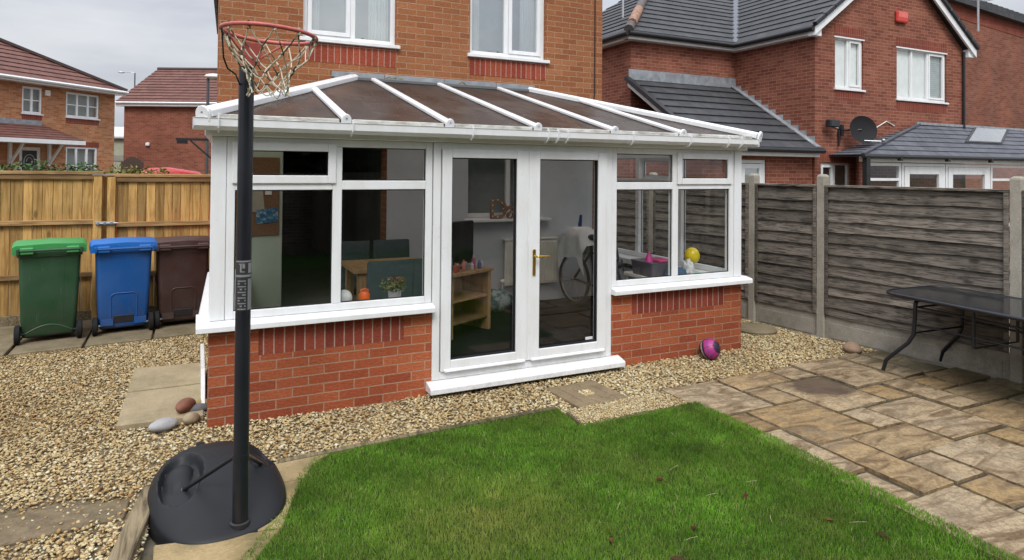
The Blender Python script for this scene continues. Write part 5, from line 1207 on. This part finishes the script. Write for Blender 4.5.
h2 = thing('red_brick_house', 'plain red brick end house with brown hipped roof behind the street lamp', 'house', (-1, 32, 0))
a2 = R(-25.93); F2 = plane_map((-3.32, 30.83, 0), a2, 1)
bm = bmesh.new(); wall(bm, F2, .06, 9, -.1, 4.9, [], .25); wall(bm, lambda s, d, z: F2(.06 + d, .25 + s, z), 0, 7, -.1, 4.9, [], .25); obj('wall', bm, M['brick_far2'], h2)
bm = bmesh.new(); roof(bm, F2(-.2, -.25, 5.0), F2(9.4, -.25, 5.0), F2(9.4, 2.9, 7.02), F2(.05, 2.9, 7.02), .3, .035); roof(bm, F2(-.2, 7.5, 5.0), F2(-.2, -.25, 5.0), F2(.05, 2.9, 7.02), F2(.05, 3.6, 7.02), .3, .035); r2 = obj('roof', bm, M['tile_brown'], h2)
bm = bmesh.new(); tube(bm, [F2(.05, 2.9, 7.04), F2(9.4, 2.9, 7.04)], .09, 8); obj('ridge_tiles', bm, plain('ridge tile', (.055, .04, .036), .8), r2)
bm = bmesh.new(); box(bm, -.2, 9.4, -.26, -.22, 4.80, 4.95, F2); box(bm, -.2, 9.4, -.22, -.003, 4.78, 4.80, F2); tube(bm, [F2(-.2, -.31, 4.95), F2(9.4, -.31, 4.95)], .05, 6); obj('fascia', bm, M['upvc'], h2)
obj('bulkhead_lamp', bx(1.15, 1.33, -.12, -.003, 2.90, 3.06, F=F2), M['upvc'], h2, .03)
# pale shed glimpsed between the two houses
sh = thing('pale_outbuilding', 'pale green rendered building glimpsed in the gap between the two far houses', 'building', (-3.2, 34.5, 0))
bm = bmesh.new(); box(bm, -4.9, -2.0, 34.6, 38, 0, 3.4); obj('wall', bm, plain('pale green render', (.42, .44, .34), .8), sh); bm = bmesh.new(); prism(bm, [(-5.1, 34.4, 3.4), (-1.8, 34.4, 3.4), (-1.8, 38, 4.1), (-5.1, 38, 4.1)], (0, 0, .08)); obj('roof', bm, plain('pale sheet roof', (.5, .52, .53), .6), sh)
obj('band', bx(-4.9, -2.0, 34.57, 34.598, 2.2, 2.5), plain('dull band', (.30, .31, .27), .8), sh)
# street lamps
def lamp(loc, hgt, arm, label, headm):
    t = thing('street_lamp', label, 'street lamp', loc, 'street lamps'); x, y, z = loc
    bm = bmesh.new(); tube(bm, [(x, y, 0), (x, y, 1.2), (x, y, hgt)], [.07, .05, .04], 8); obj('column', bm, plain('lamp column', (.06, .065, .07), .5), t)
    bm = bmesh.new()
    ax = Vector(arm); tube(bm, [(x, y, hgt - .03), Vector((x, y, hgt + .05)) + ax * .3, Vector((x, y, hgt + .06)) + ax], .025, 6); obj('arm', bm, M['steel'], t)
    bm = bmesh.new(); c = Vector((x, y, hgt + .04)) + ax; sphere(bm, c, .17 if headm else .12, (1.7, .8, .5)); obj('lamp_head', bm, M['cream'] if headm else M['steel'], t, smooth=60)
    return t
lamp((-4.07, 46.8, 0), 8.43, (-.85, .42, .0), 'slim street lamp with a long arm between the two far houses', False)
lamp((.18, 16.9, 0), 4.68, (.18, -.06, 0), 'dark street lamp with a pale lantern in front of the red brick end house', True)
# fence panel with a curved top near the red house, parked red car
bm = bmesh.new(); 
for k in range(9): box(bm, -2.2 + k * .068, -2.135 + k * .068, 18.0, 18.03, 0, 2.05 + .16 * math.sin(math.pi * k / 8))
tag(obj('arched_gate', bm, plain('dark stained board', (.055, .032, .022), .8)), 'dark brown gate with an arched top in front of the red brick end house', 'gate')
car = thing('parked_car', 'red car parked beyond the gates, only its roof showing', 'car', (-.7, 11.0, 0))
cp = plain('red car paint', (.42, .012, .015), .25, .6, var=.05)
def csec(x, z0, z1, w): return [Vector((x, 11.0 - w, z0)), Vector((x, 11.0 + w, z0)), Vector((x, 11.0 + w, z1 * .92 + z0 * .08)), Vector((x, 11.0 + w * .85, z1)), Vector((x, 11.0 - w * .85, z1)), Vector((x, 11.0 - w, z1 * .92 + z0 * .08))]
ox = -.75
bm = bmesh.new(); loft(bm, [csec(ox - 2.0, .35, .75, .7), csec(ox - 1.85, .3, .95, .82), csec(ox - .9, .28, 1.08, .88), csec(ox + .9, .28, 1.12, .88), csec(ox + 1.9, .3, 1.05, .84), csec(ox + 2.05, .4, .8, .75)]); obj('body', bm, cp, car, .05, smooth=40)
bm = bmesh.new(); loft(bm, [csec(ox - .98, 1.07, 1.12, .80), csec(ox - .5, 1.07, 1.76, .68), csec(ox - .25, 1.07, 1.88, .64), csec(ox + .1, 1.07, 1.895, .64), csec(ox + .7, 1.07, 1.80, .66), csec(ox + 1.45, 1.07, 1.15, .78)]); obj('cabin', bm, cp, car, .03, smooth=40)
for sx in (ox - 1.25, ox + 1.3):
    for sy in (10.2, 11.8):
        bm = bmesh.new(); lathe(bm, [(.05, -.1), (.3, -.1), (.32, 0), (.3, .1), (.05, .1)], Matrix.Translation((sx, sy, .32)) @ Matrix.Rotation(R(90), 4, 'X'), 20); obj('wheel', bm, M['rubber'], car, smooth=40)
bm = bmesh.new(); box(bm, ox - .35, ox + .95, 10.295, 10.31, 1.15, 1.62); obj('side_window', bm, M['screen'], car)

# ------------------------------------------------------------------ shrubs
def leaves(bm, c, rad, n, size, rs):
    for _ in range(n):
        d = Vector((rs.gauss(0, 1), rs.gauss(0, 1), rs.gauss(0, 1))).normalized() * rs.random() ** .4
        p = Vector(c) + Vector((d.x * rad[0], d.y * rad[1], d.z * rad[2])); s = size * rs.uniform(.6, 1.4)
        t = Vector((rs.gauss(0, 1), rs.gauss(0, 1), rs.gauss(0, .6))).normalized(); q = t.cross(Vector((rs.gauss(0, 1), rs.gauss(0, 1), rs.gauss(0, 1)))).normalized()
        poly(bm, p - t * s, p + q * s * .45, p + t * s, p - q * s * .45)
def leafmat(name, c, c2, c3):
    m, nt, b = new_mat(name, .55, .3); nt.links.new(ramp(nt, island(nt), [(0, c), (.6, c2), (1, c3)]), b.inputs['Base Color']); return m
LG = leafmat('hedge leaf', (.02, .05, .012), (.045, .10, .02), (.10, .17, .045)); LY = leafmat('golden leaf', (.06, .08, .015), (.17, .16, .025), (.33, .25, .05)); LD = leafmat('dark conifer leaf', (.008, .02, .008), (.018, .04, .012), (.035, .065, .02))
def shrub(name, label, cat, centres, n, size, m, trunk, group=None, seed=1):
    rs = random.Random(seed); t = thing(name, label, cat, (*trunk, 0), group); bm = bmesh.new()
    for c, r in centres: leaves(bm, c, r, n, size, rs)
    obj('foliage', bm, m, t, recalc=False)
    bm = bmesh.new()
    for c, r in centres: tube(bm, [(trunk[0] + rs.uniform(-.05, .05), trunk[1], 0), (c[0] * .6 + trunk[0] * .4, c[1], c[2] * .55), tuple(c)], [.04, .025, .01], 6)
    obj('stems', bm, M['wood_sleeper'], t); return t
shrub('hedge', 'clipped green hedge top showing over the wider gate', 'hedge', [((-3.3 + .28 * k, 6.9 - .08 * k + .05 * (k % 2), 1.56 + .04 * math.sin(k * 2.1)), (.32, .30, .42)) for k in range(7)], 1100, .032, LG, (-2.4, 6.6), seed=4)
shrub('golden_shrub', 'yellowish green shrub showing over the boarded gates, towards the red car', 'shrub', [((-1.17 + .2 * k, 6.1 - .05 * k, 1.57 - .02 * k), (.22, .25, .38)) for k in range(4)], 900, .028, LY, (-.85, 6.0), seed=9)

# ------------------------------------------------------------------ behind the photographer: what the conservatory glass mirrors
bf = thing('boundary_fence', 'brown boarded boundary fence at the end of the lawn behind the photographer', 'fence', (2, -9.6, 0))
bm = bmesh.new()
x = -7.0
while x < 9: box(bm, x, x + .115, -9.62, -9.60, 0, 1.8); x += .12
obj('board_panel', bm, M['wood_old'], bf); bm = bmesh.new(); box(bm, -7, 9, -9.66, -9.62, 1.2, 1.28); box(bm, -7, 9, -9.66, -9.62, .4, .48); obj('rail', bm, M['wood_old'], bf)
rs = random.Random(21)
struct(obj('back_lawn', bx(-8, 9.5, -9.6, -7.52, -.03, .004), plain('rough turf', (.04, .09, .02), .9, .1, var=.3, nscale=8)))
for i in range(8):
    x = -6.5 + i * 2.3; t = thing('conifer', 'tall dark conifer behind the boundary fence behind the photographer', 'tree', (x, -11.6, 0), 'conifers behind the photographer'); bm = bmesh.new()
    for k in range(9):
        z = .8 + k * .62; r = 1.55 * (1 - (k / 10.5) ** 1.6) + .2; leaves(bm, (x + rs.uniform(-.1, .1), -11.6, z), (r, r, .55), 520, .17, rs)
    obj('crown', bm, LD, t, recalc=False); bm = bmesh.new(); tube(bm, [(x, -11.6, 0), (x, -11.6, 5)], [.15, .04], 8); obj('trunk', bm, M['wood_sleeper'], t)
# ------------------------------------------------------------------ inside the conservatory
FZ = .13
# oak unit with a television, small bottles
un = thing('oak_unit', 'oak corner unit with open shelves behind the glass doors', 'cabinet', (2.55, 1.45, FZ))
o0 = Vector((2.18, 1.06, 0)); ux = Vector((.89, .456, 0)); uy = Vector((-.456, .89, 0))
def up3(a, b, z): return o0 + ux * a + uy * b + Vector((0, 0, z))
def ub(bm, a0, a1, b0, b1, z0, z1): box(bm, a0, a1, b0, b1, z0, z1, lambda s, d, z: up3(s, d, z))
bm = bmesh.new(); ub(bm, 0, .17, 0, .40, FZ, .775); obj('end_panel', bm, M['wood_oak'], un, .004)
bm = bmesh.new(); ub(bm, .74, .79, 0, .40, FZ, .775); obj('end_panel', bm, M['wood_oak'], un, .004)
bm = bmesh.new(); ub(bm, -.02, .81, -.02, .42, .777, .81); obj('top', bm, M['wood_oak'], un, .004)
bm = bmesh.new(); ub(bm, .172, .738, .01, .40, .50, .525); ub(bm, .172, .738, .01, .40, .27, .295); ub(bm, .172, .738, .38, .398, .3, .77); obj('shelf', bm, M['wood_oak'], un, .003)
tv = thing('television', 'flat black television standing on the oak unit', 'television', tuple(up3(.48, .24, .81)))
bm = bmesh.new(); ub(bm, .24, .74, .22, .255, .85, 1.33); obj('cabinet', bm, M['black_plastic'], tv, .008)
bm = bmesh.new(); ub(bm, .25, .73, .215, .2195, .86, 1.32); obj('screen', bm, M['screen'], tv)
bm = bmesh.new(); ub(bm, .38, .58, .17, .30, .812, .822); ub(bm, .46, .50, .225, .25, .822, .86); obj('foot', bm, M['black_plastic'], tv)
cols_ = [((.45, .10, .04), 'orange'), ((.40, .05, .04), 'red'), ((.50, .18, .10), 'salmon'), ((.20, .18, .30), 'violet'), ((.55, .50, .45), 'cream'), ((.38, .08, .16), 'pink'), ((.10, .12, .30), 'navy'), ((.55, .50, .48), 'white')]
for i, (c, nm) in enumerate(cols_):
    a = .26 + i * .066; h = (.10, .085, .12, .09, .08, .15, .09, .08)[i]; Mx = Matrix.Translation(up3(a, .06 + .03 * (i % 2), .811))
    t = thing('craft_bottle', f'small {nm} bottle in the row on the oak unit', 'bottle', tuple(up3(a, .06, .811)), 'craft bottles on the oak unit')
    bm = bmesh.new(); lathe(bm, [(.021, 0), (.023, .01), (.023, h * .7), (.012, h * .82)], Mx, 12); obj('bottle_body', bm, mk(c), t, smooth=40)
    bm = bmesh.new(); lathe(bm, [(.013, h * .82), (.011, h)], Mx, 12); obj('cap', bm, mk((.5, .45, .4) if i % 2 else c), t, smooth=40)
# marquee letters on the kitchen sill
tx = bpy.data.curves.new('letters', 'FONT'); tx.body = 'Da'; tx.size = .36; tx.extrude = .02; tx.bevel_depth = .004; tx.space_character = .92
to = bpy.data.objects.new('letters_text', tx); col.objects.link(to); bpy.context.view_layer.update()
me = bpy.data.meshes.new_from_object(to.evaluated_get(bpy.context.evaluated_depsgraph_get())); bpy.data.objects.remove(to)
lt = thing('light_up_letters', 'brown card light-up letters reading Da on the inside window sill', 'letters', (3.55, 2.56, 1.262))
bm = bmesh.new(); bm.from_mesh(me); bmesh.ops.transform(bm, matrix=Matrix.Translation((3.35, 2.555, 1.262)) @ Matrix.Rotation(R(90), 4, 'X'), verts=bm.verts); obj('letter_faces', bm, plain('brown card', (.26, .14, .075), .7, var=.4, nscale=60), lt)
bm = bmesh.new()
for x, z in ((3.19, 1.68), (3.19, 1.76), (3.19, 1.84), (3.19, 1.91), (3.27, 1.92), (3.34, 1.87), (3.36, 1.79), (3.34, 1.71), (3.27, 1.67), (3.47, 1.67), (3.50, 1.74), (3.55, 1.78), (3.59, 1.72)): sphere(bm, (3.35 + (x - 3.14) * .9, 2.528, 1.262 + (z - 1.645) * .9), .010, u=8, v=6)
obj('bulb', bm, M['cream'], lt)
obj('inner_sill', bx(3.02, 4.24, 2.46, 2.585, 1.225, 1.258), M['upvc'], hs_, .004)
# radiator
rd = thing('radiator', 'white ribbed radiator under the inside window behind the bicycle', 'radiator', (3.95, 2.54, .4))
bm = bmesh.new(); box(bm, 3.56, 4.36, 2.49, 2.51, .38, .97); n = 17
for k in range(n): box(bm, 3.585 + k * .0455, 3.61 + k * .0455, 2.478, 2.4895, .41, .94)
obj('panel', bm, M['cream'], rd, .003); bm = bmesh.new(); box(bm, 3.56, 4.36, 2.4795, 2.585, .972, .99); obj('grille', bm, M['cream'], rd); bm = bmesh.new(); tube(bm, [(3.53, 2.5, .14), (3.53, 2.5, .46), (3.56, 2.5, .46)], .01, 6); sphere(bm, (3.53, 2.5, .44), .03); obj('valve', bm, M['upvc'], rd)
# bag on the floor
bm = bmesh.new(); bmesh.ops.create_icosphere(bm, subdivisions=3, radius=1)
for v in bm.verts: v.co *= 1 + mnoise.noise(v.co * 2.2) * .22
bmesh.ops.transform(bm, matrix=Matrix.Translation((3.30, 2.25, FZ + .12)) @ Matrix.Diagonal((.25, .16, .15, 1)), verts=bm.verts)
m, nt, b = new_mat('teal patterned cloth', .85, .1); nt.links.new(ramp(nt, tnoise(nt, world_pos(nt), 14, 3), [(.4, (.03, .10, .10)), (.5, (.12, .22, .20)), (.6, (.30, .36, .34))]), b.inputs['Base Color'])
tag(obj('cloth_bag', bm, m, smooth=60), 'crumpled teal patterned bag on the dark carpet by the radiator', 'bag')
# bicycle under a white cloth
bk_ = thing('bicycle', 'black bicycle standing indoors by the radiator under a white cloth', 'bicycle', (4.46, 1.7, FZ))
q0, q1 = Vector((4.43, 2.18, FZ + .34)), Vector((4.52, 1.12, FZ + .34)); bd = (q1 - q0).normalized(); bs_ = bd.cross(Vector((0, 0, 1)))
def wheel(c):
    bm = bmesh.new(); tube(bm, [c + bd * .315 * math.cos(a) + Vector((0, 0, .315 * math.sin(a))) for a in np.linspace(0, 2 * np.pi, 40, endpoint=False)], .022, 8, closed=True); w_ = obj('wheel', bm, M['rubber'], bk_, smooth=60)
    bm = bmesh.new(); tube(bm, [c + bd * .29 * math.cos(a) + Vector((0, 0, .29 * math.sin(a))) for a in np.linspace(0, 2 * np.pi, 40, endpoint=False)], .009, 6, closed=True)
    for k in range(18): a = k * math.pi / 9; tube(bm, [c + bs_ * (.02 if k % 2 else -.02), c + bd * .29 * math.cos(a) + Vector((0, 0, .29 * math.sin(a)))], .0018, 4)
    tube(bm, [c - bs_ * .05, c + bs_ * .05], .02, 8); obj('spokes', bm, M['steel'], w_)
wheel(q0); wheel(q1)
def bp_(t, z): return q0.lerp(q1, t) + Vector((0, 0, z - q0.z + FZ))
bm = bmesh.new(); bb = bp_(.45, .30); st_ = bp_(.33, .82); hd = bp_(.80, .86); hd2 = bp_(.84, .70)
for a, b in ((bb, st_), (bp_(.36, .72), hd), (bb, hd2), (q0, bb), (q0, bp_(.35, .74)), (hd, hd2)): tube(bm, [a, b], .017, 8)
tube(bm, [hd2 + bs_ * .05, q1 + bs_ * .05], .013, 6); tube(bm, [hd2 - bs_ * .05, q1 - bs_ * .05], .013, 6); obj('frame', bm, plain('dark frame paint', (.03, .03, .035), .35), bk_, smooth=60)
bm = bmesh.new(); tube(bm, [hd, hd + Vector((0, 0, .12))], .014, 8); tube(bm, [hd + Vector((0, 0, .12)) - bs_ * .3, hd + Vector((0, 0, .13)), hd + Vector((0, 0, .12)) + bs_ * .3], .012, 8); obj('handlebar', bm, M['black_plastic'], bk_, smooth=60)
bm = bmesh.new(); sphere(bm, st_ + Vector((0, 0, .10)), .1, (.8, 1.3, .4)); obj('saddle', bm, M['black_plastic'], bk_, smooth=60)
bm = bmesh.new(); tube(bm, [bb - bs_ * .08 - Vector((0, 0, .15)), bb - bs_ * .08, bb + bs_ * .08, bb + bs_ * .08 + Vector((0, 0, .15))], .01, 6); lathe(bm, [(.09, -.004), (.09, .004)], Matrix.Translation(bb) @ Matrix.Rotation(R(90), 4, 'Y'), 20); obj('crank', bm, M['steel'], bk_)
bm = bmesh.new(); n = 26; gr = []
for i in range(n + 1):
    row = []
    for j in range(n + 1):
        a = (i / n - .5) * 1.0; c = (j / n - .5) * .78; e = abs(a); dr_ = max(0, abs(c) - .12) * 1.35 + max(0, e - .28) * .9
        p = bp_(.10, 1.02) + bd * (a * .55 + .06 + .008 * math.sin(c * 22)) + bs_ * (math.copysign(min(abs(c), .17 + .04 * abs(c)), c) + .015 * math.sin(a * 13 + c * 9)) - Vector((0, 0, dr_ + .012 * math.sin(a * 11 + c * 7)))
        row.append(bm.verts.new(p))
    gr.append(row)
for i in range(n):
    for j in range(n): bm.faces.new((gr[i][j], gr[i + 1][j], gr[i + 1][j + 1], gr[i][j + 1]))
tag(obj('white_cloth', bm, M['cloth_white'], smooth=80), 'white cloth draped over the bicycle indoors', 'cloth')
bm = bmesh.new(); tube(bm, [(4.63, 2.32, 1.045), (4.615, 2.34, 1.16), (4.625, 2.33, 1.30)], [.022, .028, .018], 10); tag(obj('blue_bottle', bm, mk((.02, .05, .16)), smooth=60), 'dark blue upright bottle on the wall shelf above the white cloth', 'bottle')
obj('wall_shelf', bx(4.50, 4.74, 2.26, 2.586, 1.02, 1.045), M['upvc'], hs_)
# dining table and chairs
dt = thing('dining_table', 'oak dining table behind the dark teal chairs', 'table', (1.5, 1.35, FZ))
bm = bmesh.new(); box(bm, 1.30, 2.15, 1.15, 1.85, FZ + .74, FZ + .785); obj('tabletop', bm, M['wood_oak'], dt, .005)
for x in (1.35, 2.02):
    for y in (1.19, 1.74): obj('leg', bx(x, x + .08, y, y + .08, FZ, FZ + .739), M['wood_oak'], dt, .004)
bm = bmesh.new(); box(bm, 1.435, 2.015, 1.22, 1.24, FZ + .64, FZ + .735); obj('apron', bm, M['wood_oak'], dt)
def chair(x, y, rz, label):
    t = thing('dining_chair', label, 'chair', (0, 0, 0), 'dark teal dining chairs')
    obj('seat', bx(-.225, .225, -.21, .23, .40, .48), M['teal_fabric'], t, .02, seg=2)
    bm = bmesh.new(); loft(bm, [rrect(.44, .06, .025, z, 3, 0, -.21 - .06 * (z - .48)) for z in (.44, .6, .8, .92)] + [rrect(.42, .04, .018, .935, 3, 0, -.24)]); obj('backrest', bm, M['teal_fabric'], t, smooth=40)
    for sx in (-1, 1):
        for sy in (-1, 1): obj('leg', bx(sx * .2 - .02, sx * .2 + .02, sy * .185 - .02, sy * .185 + .02, 0, .40), M['wood_oak'], t, .003)
    t.location = (x, y, FZ); t.rotation_euler.z = R(rz); return t
chair(1.50, .84, 3, 'dark teal dining chair nearest the window, behind the potted plant'); chair(1.91, .86, -3, 'dark teal dining chair nearest the glass doors, its back to the window')
chair(1.50, 2.08, 178, 'dark teal dining chair across the oak table, towards the green wall'); chair(2.00, 2.08, 183, 'dark teal dining chair across the oak table, towards the television')
# things on the window sills
SZ = ZS + .068
bm = bmesh.new(); sphere(bm, (1.005, .17, SZ + .066), .066, (1, 1, 1.0), 20, 14); tag(obj('white_ball', bm, mk((.62, .64, .60), .5), smooth=60), 'small white ball on the window sill beside the orange pot', 'ball')
oj = thing('orange_pot', 'small orange pot with a handle on the window sill', 'pot', (1.17, .17, SZ)); bm = bmesh.new(); lathe(bm, [(.042, 0), (.046, .01), (.046, .085), (.036, .10), (.034, .11)], Matrix.Translation((1.17, .17, SZ)), 20); ob_ = obj('pot_body', bm, mk((.62, .10, .012)), oj, smooth=40); bm = bmesh.new(); tube(bm, [(1.17 + .034 * math.cos(R(a)), .17, SZ + .105 + .022 * math.sin(R(a))) for a in range(0, 181, 20)], .005, 6); obj('handle', bm, mk((.62, .10, .012)), oj)
pp = thing('potted_plant', 'small flowering plant in a grey pot on the window sill', 'plant', (1.43, .18, SZ)); bm = bmesh.new(); lathe(bm, [(.045, 0), (.058, .085), (.062, .09), (.05, .09)], Matrix.Translation((1.43, .18, SZ)), 20); obj('pot', bm, plain('grey pot', (.42, .42, .40), .7), pp, smooth=40)
rs = random.Random(5); bm = bmesh.new(); leaves(bm, (1.42, .18, SZ + .14), (.12, .09, .075), 260, .017, rs); obj('foliage', bm, leafmat('sill plant leaf', (.04, .07, .02), (.10, .12, .04), (.20, .17, .07)), pp, recalc=False)
bm = bmesh.new(); leaves(bm, (1.42, .16, SZ + .19), (.11, .08, .03), 26, .012, rs); obj('flowers', bm, mk((.35, .05, .04), .7), pp, recalc=False)
# notice board
nbd = thing('cork_board', 'cork notice board with pinned papers on the green wall', 'notice board', (.55, 2.56, 1.1)); obj('board', bx(.40, .752, 2.562, 2.578, 1.14, 2.02), plain('cork', (.20, .10, .045), .9, var=.3, nscale=60), nbd, .003)
bm = bmesh.new(); prism(bm, [(.38, 2.556, 1.42), (.60, 2.556, 1.40), (.57, 2.556, 1.72), (.40, 2.556, 1.74)], (0, .004, 0)); obj('paper', bm, plain('buff paper', (.38, .34, .25), .8), nbd)
m, nt, b = new_mat('blue photo', .5, .3); nt.links.new(ramp(nt, tnoise(nt, world_pos(nt), 30, 3), [(.42, (.02, .10, .20)), (.55, (.06, .20, .30)), (.66, (.35, .40, .40))]), b.inputs['Base Color'])
obj('picture', bx(.51, .74, 2.553, 2.5605, 1.28, 1.44, F=lambda s, d, z: Vector((s, d, z + (s - .6) * .1))), m, nbd); obj('note', bx(.60, .67, 2.553, 2.5605, 1.60, 1.67), M['cream'], nbd)
# toy corner by the right-hand window
tt = thing('toy_table', 'low pale table heaped with toys behind the window, next to the balloon', 'table', (4.72, .62, FZ)); bm = bmesh.new(); box(bm, 4.36, 5.0, .32, .98, .70, .74); obj('tabletop', bm, M['cream'], tt, .006)
for x in (4.38, 4.94):
    for y in (.34, .92): obj('leg', bx(x, x + .04, y, y + .04, FZ, .699), M['cream'], tt)
tbx = thing('toy_box', 'clear grey toy box with a pink lid on the pale table', 'box', (4.5, .62, .741))
bm = bmesh.new(); loft(bm, [rrect(.26, .36, .03, .741, 3, 4.51, .66), rrect(.29, .40, .03, .89, 3, 4.51, .66), rrect(.30, .41, .03, .90, 3, 4.51, .66)]); obj('tub', bm, mk((.14, .13, .15)), tbx, smooth=40)
bm = bmesh.new(); box(bm, 4.46, 4.66, .46, .72, .901, .925); obj('lid', bm, mk((.50, .03, .16)), tbx, .008)
bm = bmesh.new(); lathe(bm, [(.05, 0), (.035, .05), (.004, .11)], Matrix.Translation((4.43, .60, .902)), 14); tag(obj('pink_cone_toy', bm, mk((.60, .03, .25)), smooth=40), 'bright pink pointed toy on the toy box', 'toy')
bl = thing('yellow_balloon', 'yellow balloon among the toys behind the window', 'balloon', (4.885, .42, .86)); bm = bmesh.new(); sphere(bm, (4.885, .42, .965), .085, (1, 1, 1.08), 24, 16); obj('balloon_skin', bm, mk((.62, .46, .012), .25), bl, smooth=80); bm = bmesh.new(); lathe(bm, [(.004, .86), (.016, .875)][::-1], Matrix.Translation((4.885, .42, 0)), 8); obj('knot', bm, mk((.62, .46, .012), .25), bl)
def cloth_heap(name, c, sc3, mt, label, cat, seed):
    bm = bmesh.new(); bmesh.ops.create_icosphere(bm, subdivisions=4, radius=1)
    for v in bm.verts: v.co *= 1 + mnoise.noise(v.co * 2.4 + Vector((seed, 0, 0))) * .3 + mnoise.noise(v.co * 6 + Vector((seed, 3, 0))) * .1
    bmesh.ops.transform(bm, matrix=Matrix.Translation(c) @ Matrix.Diagonal((*sc3, 1)), verts=bm.verts); tag(obj(name, bm, mt, smooth=80), label, cat)
cloth_heap('blue_cloth', (4.66, .40, .79), (.15, .09, .06), plain('blue cloth', (.05, .10, .16), .9), 'crumpled blue cloth on the toy table in front of the yellow balloon', 'cloth', 3)
cloth_heap('white_bag', (4.78, .36, .82), (.06, .07, .11), plain('white carrier bag', (.55, .55, .53), .5), 'crumpled white bag beside the yellow balloon', 'bag', 8)
cloth_heap('mint_cloth', (4.86, .37, .765), (.13, .055, .03), plain('mint cloth', (.28, .42, .40), .9), 'pale mint cloth lying flat on the edge of the toy table', 'cloth', 12)
# sockets and bits on the walls
